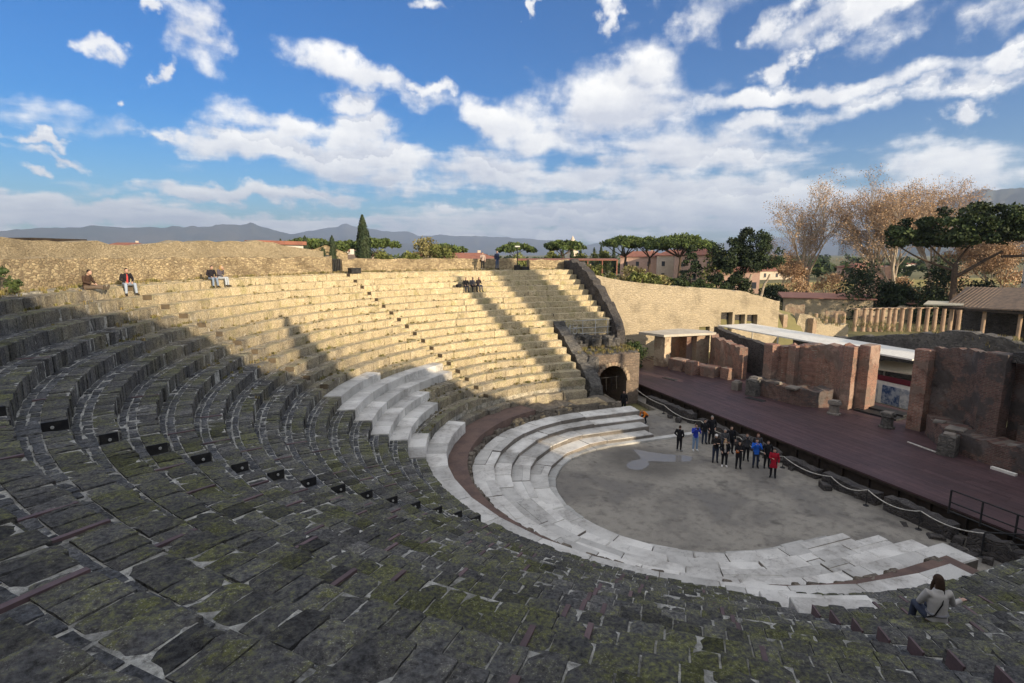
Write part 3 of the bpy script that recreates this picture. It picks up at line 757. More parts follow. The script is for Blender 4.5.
# ================================================================== arched entrance under the tribunal
t=thing('arched_entrance','brick arched side entrance with a flat platform on top','arched entrance',(5.5,16,0))
def arch_wall(mb,xa,xb,y0,y1,z0,ztop,xc,hw,zs,n=14):
    """wall with an arched opening: front y0, back y1"""
    zt=lambda x: ztop+.08*fbm(x*2.1,y0)
    xs=[xa+(xc-hw-xa)*i/3 for i in range(4)]+[xc-hw*math.cos(math.pi*i/n) for i in range(1,n)]+[xc+hw+(xb-xc-hw)*i/3 for i in range(4)]
    def low(x):
        return z0 if abs(x-xc)>=hw-1e-5 else zs+math.sqrt(max(0,hw*hw-(x-xc)**2))
    for a,b in zip(xs,xs[1:]):
        la,lb=low(a),low(b)
        if a>=xc-hw-1e-5 and b<=xc+hw+1e-5:
            if abs(a-(xc-hw))<1e-4: la=zs
            if abs(b-(xc+hw))<1e-4: lb=zs
        A=[(a,y0,la),(b,y0,lb),(b,y0,zt(b)),(a,y0,zt(a))];B=[(a,y1,la),(b,y1,lb),(b,y1,zt(b)),(a,y1,zt(a))]
        mb.quad(*A);mb.quad(*B[::-1]);mb.quad(A[3],A[2],B[2],B[3]);mb.quad(A[0],B[0],B[1],A[1])
    mb.quad((xc-hw,y0,z0),(xc-hw,y0,zs),(xc-hw,y1,zs),(xc-hw,y1,z0));mb.quad((xc+hw,y0,zs),(xc+hw,y0,z0),(xc+hw,y1,z0),(xc+hw,y1,zs))
    mb.quad((xa,y0,z0),(xa,y0,zt(xa)),(xa,y1,zt(xa)),(xa,y1,z0));mb.quad((xb,y0,z0),(xb,y1,z0),(xb,y1,zt(xb)),(xb,y0,zt(xb)))
mb=MB();arch_wall(mb,3.25,8.0,15.8,23.6,-.3,4.15,5.4,1.38,1.8);mb.build('arch_wall',M['arch_stone'],t)
mb=MB()
for i in range(15):
    a=math.pi*(i+.5)/15;c=math.cos(a);s=math.sin(a);mb.box((5.4+1.55*c,15.79,1.8+1.55*s-.13),(.28,.14,.27),0,.01,.01)
mb.build('arch_ring',M['brick_tan'],t)
mb=MB()
for i in range(60): mb.box((R.uniform(3.5,7.8),R.uniform(16.1,19.5),4.1),(R.uniform(.3,.9),R.uniform(.3,.9),R.uniform(.06,.16)),R.uniform(0,3),.05,.04)
mb.build('platform_rubble',M['rubble_grey'],t)
mb=MB();mb.box((5.4,23.5,-.3),(2.7,.3,4.));mb.build('dark_back_wall',M['rubble_dark'],t)
mb=MB()
for i in range(5): mb.tube([(4.3+i*.5,16.6,.9),(4.25+i*.5,16.6,2.1)],.025,6)
mb.tube([(4.1,16.6,2.0),(6.6,16.6,2.0)],.025,6);mb.build('gate_bars',M['iron_dark'],t)
t=thing('stepped_wall','rough dark wall stepping up beside the tan seats left of the arch','wall',(2,16,1))
mb=MB();ruin_wall(mb,[(1.95,13.3),(2.1,16),(1.9,20.4)],1.1,.3,lambda s,x,y: 2.3+max(0,(y-13.3))*.62,ds=.3,topj=.25,face=.1);mb.build('wall',M['rubble_grey'],t)
mb=MB();ruin_wall(mb,[(3.2,15.9),(2.2,15.0),(2.1,13.4)],-.8,.2,slope(4.1,2.2,3.5),ds=.3,face=.1,topj=.3);mb.build('rubble_core',M['rubble_grey'],t)
t=thing('tribunal_wall','rough grey rubble mass behind the platform under the railing','rubble wall',(5,20,3))
mb=MB();ruin_wall(mb,[(2.3,19.6),(8.2,19.3)],-.9,3.,broken(5.2,.3,1.),ds=.3,topj=.3,face=.12);mb.build('wall',M['rubble_grey'],t)
mb=MB()
for i in range(50): mb.box((R.uniform(2.5,8.),R.uniform(18.6,20.2),4.3),(R.uniform(.3,.9),R.uniform(.3,.7),R.uniform(.3,1.)),R.uniform(0,3),.08,.06)
mb.box((5.3,20.9,3.9),(6.,2.,1.25),0,.05,.03)
mb.build('broken_stones',M['rubble_grey'],t)
def railing(label,pts,h,n=1.2,grp=None,mat=None):
    t=thing('metal_railing',label,'railing',pts[0],0,grp);P=[Vector(p) for p in pts];mb=MB();posts=[]
    for a,b in zip(P,P[1:]):
        L=(b-a).length;k=max(1,round(L/n))
        for i in range(k+1):
            q=a+(b-a)*i/k;posts.append(q)
        for f in (.12,.5,1.):
            mb.tube([a+Vector((0,0,h*f)),b+Vector((0,0,h*f))],.034,7)
        m=int(L/.16)
        if h>1.05 and h<1.3:
            pass
    mb.build('rail',mat or M['iron'],t);
    for q in posts:
        pm=MB();pm.tube([q,q+Vector((0,0,h))],.04,7);pm.build('post',mat or M['iron'],t)
    return t
rt=railing('tall grey metal railing across the top of the platform above the arch',[(2.2,20.15,5.2),(8.6,20.05,5.2)],1.35,1.3)
mb=MB()   # scroll panel at the left of the railing
for k in range(3):
    for (cx,cz) in ((2.75+.62*k,5.6),(2.75+.62*k,6.15)):
        mb.tube([(cx+.22*math.cos(a*.524),20.12,cz+.22*math.sin(a*.524)) for a in range(13)],.03,5,cap=False)
mb.build('scroll_panel',M['iron'],rt)
railing('small grey railing at the right end of the platform by the stepped wall',[(8.6,20.05,5.2),(8.7,21.8,5.2)],1.3,1.0)
railing('dark metal handrail beside the stage steps at the right edge',[(8.3,-8.2,1.0),(8.3,-11.8,1.0)],1.1,1.2,mat=M['iron_dark'])
railing('dark low sloping rail at the right foot of the stage',[(7.9,-9.8,.1),(9.,-12.4,1.0)],.9,1.4,mat=M['iron_dark'])
# analemma walls
t=thing('stepped_end_wall','dark stepped wall closing the far end of the seat rows','wall',(7.9,24,5))
mb=MB();ruin_wall(mb,[(8.5,31.),(8.5,19.0)],.85,-.3,lambda s,x,y: lerp(y,[(18.9,5.6),(20.5,7.35),(22.9,9.3),(26,11.2),(28.3,11.75),(31,11.8)]),ds=.3,topj=.25,face=.09);mb.build('wall',M['rubble_dark'],t)
t=thing('end_wall','dark stone end wall of the near seat rows at right','wall',(6.5,-20,0))
mb=MB();ruin_wall(mb,[(6.1,-12.6),(6.1,-31.5)],-.85,-.3,lambda s,x,y: 1.6+max(0,-y-12.6)*.56,ds=.4,face=.08);mb.build('wall',M['rubble_dark'],t)
# great sunlit wall
t=thing('plastered_ruin_wall','long sunlit plastered wall with ruined doorways behind the stage','ruined wall',(20,30,.4))
top=[(8.5,10.9),(10,10.3),(12,10.1),(14,9.6),(17.2,9.2),(22,8.75),(25.7,8.45),(30,8.1),(32.6,7.85),(35,7.2),(38.6,6.4)]
def seg(a,b,z0,zf,nm='wall'):
    mb=MB();ruin_wall(mb,[(a,30),(b,30)],-1.1,z0,zf,ds=.5,dz=.7,topj=.09,face=.02);return mb.build(nm,M['plaster_wall'],t)
tz=lambda s,x,y: lerp(x,top)
# openings: small window 25.7-27.4 z2.8-3.8 ; door 29-30.9 ; gap 31-32.8 ; window 33-34.8
seg(8.4,25.9,.2,tz)
seg(25.9,27.5,.2,lambda s,x,y:2.75,'sill_wall');seg(25.9,27.5,3.7,tz,'head_wall')
seg(27.5,29.1,.2,tz)
seg(29.1,30.9,5.35,tz,'head_wall')
seg(30.9,31.25,.2,tz)
seg(31.25,32.9,.2,lambda s,x,y:3.4+.5*fbm(x*2,1),'sill_wall');seg(31.25,32.9,5.0,tz,'head_wall')
seg(32.9,33.2,.2,tz);seg(33.2,34.9,.2,lambda s,x,y:3.6,'sill_wall');seg(33.2,34.9,4.9,tz,'head_wall');seg(34.9,38.4,.2,tz)
mb=MB();mb.box((30.3,30.78,.2),(9.4,.12,5.4));mb.build('dark_back_wall',M['rubble_dark'],t)  # dark sheet set inside the openings in place of their shade
# ruined rooms further right
t=thing('ruined_room','sunlit ruined room walls with a pink flat roof beyond the colonnade start','ruined building',(40,28,.4))
mb=MB();ruin_wall(mb,[(66.5,55.3),(78.,46.)],-.8,.3,broken(4.1,.12),ds=.5,dz=.6,face=.02);mb.build('wall',M['plaster_wall'],t)
mb=MB();mb.prism([(66.,55.2),(78.2,45.4),(84,52.),(72,62)],lambda x,y:4.2,lambda x,y:4.35+.05*max(0,(x-66)*.62+(y-55)*.78));mb.build('roof',M['pinkroof'],t)
for (x,y,h) in ((58.,47.,3.9),(63.0,43.3,3.),(69,42,3.)):
    mb=MB();ruin_wall(mb,[(x,y),(x+2.3,y-1.9)],-.5,.4,broken(h,.4),ds=.3,face=.05);mb.build('broken_wall',M['brick_tan'],t)
t=thing('ruined_room','low sunlit wall stretch with broken top behind the columns','ruined building',(55,25,.4))
mb=MB();ruin_wall(mb,[(76,43.),(88,38.6),(100,34.)],-.8,.4,broken(3.3,.5,.25),ds=.6,dz=.6,face=.03,topj=.3);mb.build('wall',M['plaster_wall'],t)
mb=MB();mb.prism([(82,42.),(90,39),(92,45),(84,48)],3.6,3.75);mb.build('roof',M['pinkroof'],t)
t=thing('ruined_wall','sunlit broken wall piece just right of the long plastered wall','ruined wall',(42,31,.4))
mb=MB();ruin_wall(mb,[(38.9,31.4),(44,30.6),(51.5,30.2)],-.8,.3,lambda s,x,y:lerp(x,[(38.9,4.9),(40.6,4.7),(41,3.2),(42.5,3.),(43,4.6),(45.5,4.2),(47,3.),(51,2.9)]),ds=.35,dz=.6,face=.04,topj=.25);mb.build('wall',M['plaster_wall'],t)
pier(t,40.2,31.,.8,.9,.3,4.6,M['brick_tan'],.1);pier(t,44.6,30.2,.8,.8,.3,4.,M['brick_tan'],.1)
# colonnade
xs=[805,816,827,837,846,858,867,873.5,880,886,892.5,898,905,913,921.5,929.5,937,945,952,959.5,967,973,980,987]
c0=None
for i,px in enumerate(xs):
    u=(px-800)/185.;k=(u*.90)/(1.-.10*u)    # even perspective spacing along the row
    x=53.7+(81.1-53.7)*k;y=39.9+(29.8-39.9)*k
    h=3.5+.4*k if i>4 else R.uniform(2.4,3.3)
    t=thing('stone_column',('plastered column of the long row beyond the dark wall' if i>4 else 'broken stump column at the left end of the long row'),'column',(x,y,.45),0,'columns of the long colonnade')
    mb=MB();r=.30;mb.tube([(0,0,0),(0,0,.12),(0,0,.14),(0,0,h*.5),(0,0,h-.25)],[r*1.2,r*1.2,r,r*.97,r*.88],12);mb.build('shaft',M['column'],t,local=True)
    if i>4:
        mb=MB();mb.tube([(0,0,h-.25),(0,0,h-.15),(0,0,h-.1)],[r*.9,r*1.2,r*1.25],12);mb.box((0,0,h-.1),(.78,.78,.14),0,.02);mb.build('capital',M['column'],t,local=True)
# portico building at the right
t=thing('portico_building','dark open portico with an old tiled roof at the right edge','building',(58,17,.4))
mb=MB();mb.prism([(56.2,21.5),(57.9,8),(64.5,9),(63,23)],lambda x,y:5.9+.33*(x-56.5),lambda x,y:6.05+.33*(x-56.5))
for i in range(34):
    y=21.3-i*.4;xx=56.3+(21.5-y)*.126
    mb.tube([(xx,y,6.08),(xx+6.6,y+.9,6.08+2.15)],.1,6)
mb.build('tiled_roof',M['rooftile'],t)
for (x,y) in ((56.8,20.8),(57.2,17.5),(57.6,14.2),(58.0,10.8)):
    mb=MB();mb.tube([(x,y,.4),(x,y,5.9)],.2,10);mb.build('column',M['column'],t)
mb=MB();mb.box((63.2,16,.4),(.4,14,6.));mb.build('rear_wall',M['rubble_dark'],t)
mb=MB();mb.box((56.9,15.4,5.72),(.25,13,.22),.126);mb.build('beam',M['wood_dark'],t)
mb=MB();mb.prism([(55.2,23.2),(56.6,19.5),(58.6,20.6),(57.6,24.2)],lambda x,y:6.1+.12*(x-56),lambda x,y:6.25+.12*(x-56));mb.build('porch_roof',M['beige_sheet'],t)
# ================================================================== rim walls
t=thing('rim_rubble_wall','lower rubble wall behind the top seats at left','rubble wall',(-26,14,10.8))
def qpath(r,q0,q1): return [PQ(r,q) for q in arc(q0,q1,r,.8)]
mb=MB();ruin_wall(mb,qpath(30.0,-15,57.2),-.8,9.5,lambda s,x,y:12.2+.1*fbm(x*.5,y*.5),ds=.4,topj=.14,face=.08);mb.build('wall',M['rubble_tan'],t)
t=thing('rim_upper_wall','upper weathered masonry wall set back above the left rubble wall','wall',(-28,14,12))
mb=MB();ruin_wall(mb,qpath(31.4,-15,57.5),-.9,9.5,lambda s,x,y:lerp(math.degrees(math.atan2(y,-x)),[(8,13.2),(20,13.05),(27,12.95),(35,13.15),(44,13.4),(50,13.25),(57,12.7)])+.06*fbm(x*.3,y*.3),ds=.4,topj=.22,face=.06);mb.build('wall',M['rubble_fine'],t)
t=thing('rim_rubble_wall','long low rubble wall behind the top seats in the centre','rubble wall',(-6,29,10.8))
mb=MB();ruin_wall(mb,qpath(30.1,59.2,92.2),-.8,9.5,lambda s,x,y:12.0+.08*fbm(x*.5,y*.5),ds=.4,topj=.1,face=.07);mb.build('wall',M['rubble_tan'],t)
t=thing('rim_rubble_wall','short low rubble wall on the rim right of the lamp post','rubble wall',(5,30,10.8))
mb=MB();ruin_wall(mb,qpath(30.1,93.6,98.2),-.8,9.5,lambda s,x,y:11.85+.05*fbm(x*.5,y*.5),ds=.4,topj=.1,face=.07);mb.build('wall',M['rubble_tan'],t)
t=thing('doorway','dark iron gate in the opening of the rim wall at the head of the stair','gate',(-15.6,25.6,10.9))
q=PQ(30.2,58.1);mb=MB()
for i in range(6): mb.box((q[0]-.35+i*.14,q[1]-.2+i*.09,10.8),(.09,.09,1.25),.55)
mb.box((q[0],q[1],11.95),(.95,.1,.1),.55);mb.build('gate',M['black_steel'],t)
t=thing('electric_box','dark metal box at the head of the stair below the rim gate','box',(-14.6,24.3,10.85))
mb=MB();mb.box((-14.55,24.0,10.85),(.9,.55,.42),.5,.02,0);mb.build('case',M['black_steel'],t);mb=MB();mb.box((-14.55,24.0,11.27),(.95,.6,.04),.5,.01);mb.build('lid',M['iron_dark'],t)
t=thing('lamp_post','dark lamp post with a heavy base on the far rim','lamp post',(1.65,28.9,10.9))
mb=MB();mb.box((1.65,28.6,10.85),(.55,.4,.5),0,.03);mb.build('base',M['black_steel'],t)
mb=MB();mb.tube([(1.65,28.6,11.3),(1.65,28.6,13.2)],.06,8);mb.build('pole',M['iron_dark'],t)
mb=MB();mb.box((1.65,28.6,13.15),(.5,.2,.12));mb.build('lamp_head',M['iron'],t)
t=thing('electric_box','low dark box beside the lamp post on the far rim','box',(2.4,28.4,10.85));mb=MB();mb.box((2.4,28.35,10.85),(.8,.45,.35),0,.02);mb.build('case',M['black_steel'],t)
# high ruined outer wall on the west side, behind the viewpoint (throws the big shadow)
t=thing('high_outer_wall','high ruined outer wall on the west rim behind the viewer','ruined wall',(-20,-25,8))
def wz(s,x,y):
    q=math.degrees(math.atan2(y,-x))
    if x<=0: return lerp(q,[(-81.1,16.),(-79,17.0),(-76,18.2),(-70,18.6),(-60,18.4),(-50,17.8),(-40,16.5),(-30,15),(-20,13.8)])+.25*fbm(x*.6,y*.6)
    return lerp(x,[(0,15.6),(3,15.8),(7,16.2),(8.7,15.6),(9.5,14.5),(13,13.2),(16.5,12.5),(19.3,12.8),(20.6,15.),(25.,15.2),(25.7,12.2),(32,11.8)])+.2*fbm(x*.6,y*.6)
mb=MB();ruin_wall(mb,[(31,-31.5),(19.2,-31.5)],-1.2,7.,wz,ds=.6,dz=.8,topj=.3,face=.06)
ruin_wall(mb,[(11.6,-31.5)]+[(x,-31.5) for x in range(10,-1,-2)]+[PQ(31.5,q) for q in range(-90,-15,3)],-1.2,7.,wz,ds=.6,dz=.8,topj=.35,face=.06);mb.build('wall',M['rubble_tan'],t)
mb=MB();ruin_wall(mb,[(19.2,-31.5),(11.6,-31.5)],-1.2,7.,broken(9.55,.1,.6),ds=.5,dz=.8,topj=.12,face=.06);mb.build('sill_wall',M['rubble_tan'],t)
mb=MB();ruin_wall(mb,[(19.2,-31.5),(11.6,-31.5)],-1.2,lambda x,y:10.75+.15*fbm(x*.9,2.),wz,ds=.4,dz=.8,topj=.3,face=.06);mb.build('head_wall',M['rubble_tan'],t)
# ================================================================== trees and far things
def leaf(mb,p,s,nrm=None,tn=None):
    if nrm is None:
        z=R.uniform(-1,1);a=R.uniform(0,6.283);h=math.sqrt(1-z*z);nrm=(h*math.cos(a),h*math.sin(a),z)
    N=Vector(nrm);u=N.orthogonal().normalized();w=N.cross(u);a=R.uniform(0,6.283)
    c,d=math.cos(a),math.sin(a);e=u*c+w*d;f=w*c-u*d
    s1=s*R.uniform(.6,1.2);s2=s*R.uniform(.35,.8)
    P=Vector(p);mb.quad(P-e*s1,P-f*s2,P+e*s1,P+f*s2,R.random() if tn is None else tn)
def clump(mb,c,r,n,s,flat=1.,hollow=.55):
    tn=min(1,max(0,R.gauss(.5,.22)))
    for _ in range(n):
        z=R.uniform(-1,1);a=R.uniform(0,6.283);h=math.sqrt(1-z*z);k=r*(hollow+(1-hollow)*R.random()**.7)
        leaf(mb,(c[0]+k*h*math.cos(a),c[1]+k*h*math.sin(a),c[2]+k*z*flat),s,tn=min(1,max(0,tn+R.gauss(0,.12))))
def limb(mb,a,b,r0,r1,bend=.15,n=6):
    a,b=Vector(a),Vector(b);L=(b-a).length;o=Vector((R.uniform(-1,1),R.uniform(-1,1),R.uniform(-.3,.6)))*bend*L
    pts=[a.lerp(b,i/n)+o*math.sin(math.pi*i/n)+Vector((R.uniform(-1,1),R.uniform(-1,1),0))*r1*.6 for i in range(n+1)]
    mb.tube(pts,[r0+(r1-r0)*i/n for i in range(n+1)],7);return pts
def tree(name,label,cat,x,y,z,grp=None):
    return thing(name,label,cat,(x,y,z),0,grp)
def stone_pine(label,x,y,h,w,lean=(0,0),n=1.,grp='umbrella pines beyond the theatre',z=None,thick=.2,leafs=.22):
    z=hterr(x,y)-.2 if z is None else z
    t=tree('umbrella_pine',label,'tree',x,y,z,grp);tr=MB();cr=MB()
    top=Vector((x+lean[0],y+lean[1],z+h));fork=Vector((x+lean[0]*.5,y+lean[1]*.5,z+h*.58))
    limb(tr,(x,y,z),fork,h*.032,h*.022,.04)
    k=int(9*n)
    for i in range(k):
        a=6.283*i/k+R.uniform(-.3,.3);rr=w*.5*R.uniform(.5,.85)
        e=Vector((top.x+rr*math.cos(a),top.y+rr*math.sin(a),z+h*R.uniform(.80,.9)))
        pts=limb(tr,fork,e,h*.013,h*.004,.1)
        for _ in range(2):
            q=pts[4];limb(tr,q,q+Vector((R.uniform(-1,1),R.uniform(-1,1),R.uniform(.2,.8)))*w*.12,h*.005,h*.002,.1,4)
    m=int(70*n*max(1,w/8))
    for i in range(m):
        a=R.uniform(0,6.283);u=math.sqrt(R.random());rr=w*.5*u
        zz=z+h*(1-thick)+h*thick*(1-u*u)*R.uniform(.55,1.)-.02*h*R.random()
        c=w*R.uniform(.055,.10)
        clump(cr,(top.x+rr*math.cos(a),top.y+rr*math.sin(a),zz),c*1.15,int(85),leafs,.62,.3)
    cr.build('crown',M['pine'],t);tr.build('trunk',M['bark'],t);return t
def cypress(label,x,y,h,w,z=None,dens=1.,grp=None,leafs=.16):
    z=hterr(x,y)-.2 if z is None else z
    t=tree('cypress_tree',label,'tree',x,y,z,grp);cr=MB();tr=MB()
    prof=lambda u: (1.0*min(1,(u+.04)*7)**.5)*max(.03,1-max(0,(u-.25)/.75)**2.2)**.8
    n=14
    cr.tone=.2
    cr.tube([(x,y,z+h*(.05+.93*i/n)) for i in range(n+1)],[max(.03,w*.5*.72*prof(i/n)) for i in range(n+1)],10)
    for i in range(int(3000*dens)):
        u=R.random()**1.15;a=R.uniform(0,6.283);rr=w*.5*prof(u)*R.uniform(.72,1.08)*(1+.18*fbm(math.cos(a)*1.5,math.sin(a)*1.5,u*7))
        leaf(cr,(x+rr*math.cos(a),y+rr*math.sin(a),z+h*(.05+.95*u)),leafs*h/9,(math.cos(a)+R.uniform(-.6,.6),math.sin(a)+R.uniform(-.6,.6),R.uniform(-.3,.6)))
    tr.tube([(x,y,z),(x,y,z+h*.2)],[w*.12,w*.09],8)
    cr.build('crown',M['cyp'],t);tr.build('trunk',M['bark'],t);return t
def shrub(name,label,cat,x,y,w,h,mat,dp=None,n=26,z=None,grp=None,leafs=.17,leaves=60,stem=True):
    z=hterr(x,y)-.15 if z is None else z;dp=dp or w
    t=tree(name,label,cat,x,y,z,grp);cr=MB()
    for i in range(n):
        a=R.uniform(0,6.283);u=math.sqrt(R.random());zz=R.random()**.8
        k=math.sqrt(max(.05,1-zz*zz*.85))
        clump(cr,(x+u*k*w*.42*math.cos(a),y+u*k*dp*.42*math.sin(a),z+h*(.12+.76*zz)),min(w,h)*R.uniform(.14,.24),leaves,leafs,.85,.35)
    cr.build('crown',mat,t)
    if stem:
        tr=MB()
        for i in range(4): limb(tr,(x+R.uniform(-.2,.2),y,z),(x+R.uniform(-w*.25,w*.25),y+R.uniform(-dp*.2,dp*.2),z+h*.6),h*.02+.03,.02,.1)
        tr.build('trunk',M['bark'],t)
    return t
def farther(t,k):
    """set a whole tree farther away at its larger true size"""
    x,y,z=t.location;t.location=(x+(k-1)*(x+17.6),y+(k-1)*(y+22.3),z-(k-1)*(12.4-z));t.scale=(k,k,k);return t
def plane_tree(label,x,y,h,w,z,seed,leaves=1.,mat='brownleaf',lf=.11):
    t=tree('plane_tree',label,'tree',x,y,z,'tall bare plane trees with brown leaves');tr=MB();cr=MB();rr=random.Random(seed)
    def grow(p,d,L,r,lev):
        n=4;pts=[p];q=p;dd=d.copy()
        for i in range(n):
            dd=(dd+Vector((rr.uniform(-1,1),rr.uniform(-1,1),rr.uniform(-.35,.6)))*.13).normalized();q=q+dd*(L/n);pts.append(q)
        tr.tube(pts,[r*(1-.45*i/n) for i in range(n+1)],6 if lev<2 else (4 if lev<4 else 3),cap=False)
        if lev>=2 and leaves>0:
            for _ in range(int((2,5,8,9)[lev-2]*leaves)):
                b=pts[rr.randrange(1,n+1)];leaf(cr,b+Vector((rr.gauss(0,.32),rr.gauss(0,.32),rr.gauss(0,.28))),lf)
        if lev==5: return
        k=[4,4,4,3,3][lev]
        for i in range(k):
            a=rr.uniform(0,6.283);sp=rr.uniform(.35,.8) if lev else rr.uniform(.28,.6)
            u=dd.orthogonal().normalized();w2=dd.cross(u)
            nd_=(dd+(u*math.cos(a)+w2*math.sin(a))*sp+Vector((0,0,.12))).normalized()
            grow(pts[rr.choice([n,n,n-1,n-2])],nd_,L*rr.uniform(.58,.8),r*.5,lev+1)
    for s in range(2 if w>9 else 1):
        grow(Vector((x+s*.8,y,z)),Vector((rr.uniform(-.12,.12),rr.uniform(-.12,.12),1)).normalized(),h*.36,h*.018,0)
    cr.build('crown',M[mat],t);tr.build('trunk',M['palebark'],t);return t
# shadow throwing cypresses and broad evergreen on the high ground to the west
cypress('tall dense cypress on the west rim behind the viewer',.6,-34.,11.0,2.6,9.6,1.3)
cypress('taller narrow cypress further along the west rim',20.7,-34.,18.,2.5,7.6,1.8)
t=shrub('evergreen_tree','broad dense evergreen tree on a tall trunk on the west rim','tree',27.4,-34.,5.6,11.5,M['oak'],4.6,130,17.4,leafs=.33,leaves=90,stem=False)
mb=MB();limb(mb,(27.4,-34.,7.5),(27.4,-34.,19.),.35,.22,.02);limb(mb,(27.4,-34.,17.5),(25.6,-34.,23.),.2,.08,.05);limb(mb,(27.4,-34.,17.8),(29.2,-34.2,22.5),.18,.08,.05);mb.build('trunk',M['bark'],t)
# north rim
cypress('tall dark cypress standing alone beyond the centre rim wall',-11.35,52.4,8.0,2.0,9.6,1.3)
shrub('round_tree','dry olive coloured round tree beside the green bush beyond the rim','tree',2.2,79.,6.4,6.4,M['tanbush'],6,30,9.3,leafs=.26)
shrub('round_tree','dark green round bush beyond the rim wall','tree',4.7,77.,5.6,5.3,M['olive'],5.5,34,9.2,leafs=.22)
for i,(x,y,h,l) in enumerate(((-21.2,46,4.4,'leftmost small cypress beyond the left rim wall'),(-19.6,47,4.0,'second small cypress beyond the left rim wall'),(-18.6,49,4.9,'taller third small cypress beyond the left rim wall'),(-16.6,50,4.2,'small cypress by the gabled hut'),(-15.4,50,5.0,'bushy cypress by the gabled hut'))):
    cypress(l,x,y,h,1.5,9.8,.35,'small cypresses beyond the left rim wall')
stone_pine('low spreading pine behind the gabled hut',-18,75,5.8,11.,z=9.,n=.7,leafs=.3)
stone_pine('small round pine left of the tall cypress',-11.5,90,6.6,6.,z=8.5,n=.5,leafs=.3)
stone_pine('small pine right of the tall cypress',-6.,88,7.0,9.5,z=8.5,n=.6,leafs=.3)
stone_pine('wide flat pine behind the red roofed shed',11.,104,6.6,12.,z=8.,n=.7,leafs=.32)
shrub('bush','low green bush right of the tall cypress','bush',-7.2,72.,5.4,3.9,M['olive'],4,22,9.3,leafs=.24)
shrub('bush','second low green bush right of the tall cypress','bush',-1.8,74.,6.,3.6,M['olive'],4,22,9.3,leafs=.24)
stone_pine('left one of two small distant pines above the far rim',39.,128,9.6,11.,z=6.,n=.6,leafs=.42)
stone_pine('right one of two small distant pines above the far rim',51.5,122,10.5,13.,z=6.,n=.6,leafs=.42)
for i,(x,y,w,h) in enumerate(((36,118,7,4.5),(46,117,8,5),(54,116,7,4.6),(59,112,9,5.5),(31,122,8,4.5))):
    shrub('bush',['pale green bush under the left distant pine','pale green bush between the two distant pines','green bush under the right distant pine','grey green bush right of the long red roof','dark bush left of the distant pines'][i],'bush',x,y,w,h+2.2,M['olive'] if i!=4 else M['bush'],5,20,6.2,leafs=.34)
for i in range(9):
    cypress('tiny dark cypress in the distant row above the long red roof',64+i*3.4+R.uniform(-1,1),150-i*1.5,R.uniform(6.,8.5)+3,1.8,5.,.12,'distant row of cypresses',.3)
# three umbrella pines and garden on the right of centre
stone_pine('leftmost of the three large umbrella pines before the pink houses',56.5,96.,12.2,11.5,z=4.8,n=1.1,leafs=.27,thick=.17)
stone_pine('middle one of the three large umbrella pines before the pink houses',62.5,94.,12.,11.5,z=4.6,n=1.1,leafs=.27,thick=.17)
stone_pine('rightmost and widest of the three large umbrella pines',64.5,84.5,12.6,15.5,z=4.4,n=1.4,leafs=.27,thick=.22)
shrub('round_tree','yellow green tree at the right shoulder of the three umbrella pines','tree',72.,80.,9.,9.5,M['olive'],7,40,4.5,leafs=.3)
t=tree('conifer_tree','dark layered conifer before the umbrella pines','tree',46.2,57.5,5);cr=MB();tr=MB()
for i in range(13):
    u=i/12;zz=5.+.8+8.*u;rr=3.0*(1-u)**.8+.25
    for k in range(7):
        a=R.uniform(0,6.283);clump(cr,(46.2+rr*.7*math.cos(a),57.5+rr*.7*math.sin(a),zz+R.uniform(-.2,.2)),.55+.35*(1-u),44,.2,.5,.3)
tr.tube([(46.2,57.5,4.8),(46.2,57.5,13.)],[.25,.05],8);cr.build('crown',M['oak'],t);tr.build('trunk',M['bark'],t)
hb=[(24.5,41,5.,2.4,'olive'),(28.,43.5,6,2.6,'olive'),(31.,45,5.,2.8,'tanbush'),(29.,50,7,3.6,'tanbush'),(24,52,7,3.2,'olive'),(36,52,6,3.2,'tanbush'),(34.,46.,5,2.6,'bush'),(37.5,45.,5.5,3.,'bush'),(41,44.,5.5,2.7,'bush'),(31.5,41,4.5,2.,'bush'),(45.,45.,5,2.6,'bush'),(43.,49,5,3.4,'bush'),(49.5,52,6,3.,'tanbush')]
hl=['leftmost pale green bush above the sunlit wall','yellow green bush above the sunlit wall','straw coloured bush above the sunlit wall','tall dry bush behind the hedge','green garden bush right of the red roof','straw coloured bush under the umbrella pines','leftmost dark bush in the hedge above the sunlit wall','dark rounded bush in the middle of the hedge','dark bush right of the hedge middle','low dark bush on the wall top','dark bush at the foot of the layered conifer','tall dark bush behind the hedge','dry bush between the conifer and the dark evergreen']
for (x,y,w,h,mm),l in zip(hb,hl): shrub('bush',l,'bush',x,y,w,h,M[mm],4,22,None,'garden bushes above the sunlit wall',.2,55)
# dark evergreen group
t=tree('evergreen_tree','large dark evergreen tree with two lobes left of the bare trees','tree',54,51.5,4.0);cr=MB();tr=MB()
for c,r,n in (((51.0,53.4,12.6),2.9,32),((54.,51.5,14.2),3.0,38),((56.8,50.,12.),2.3,20),((50.4,53.6,8.6),2.6,26),((52.2,52.4,6.4),2.6,24),((53.6,51.8,10.6),2.3,18),((51.5,52.8,4.8),2.4,18)):
    for _ in range(n):
        z=R.uniform(-1,1);a=R.uniform(0,6.283);h=math.sqrt(1-z*z)*r*R.uniform(.5,1)
        clump(cr,(c[0]+h*math.cos(a),c[1]+h*math.sin(a),c[2]+z*r*.8),R.uniform(.7,1.1),110,.22,.8,.3)
limb(tr,(54,51.5,3.8),(54.3,51.4,9.),.35,.2,.05);limb(tr,(54.2,51.5,6.),(51.3,53,9.5),.2,.1,.1);limb(tr,(55.8,50.8,3.8),(57.,50,9.),.28,.15,.05)
cr.build('crown',M['oak'],t);tr.build('trunk',M['palebark'],t)
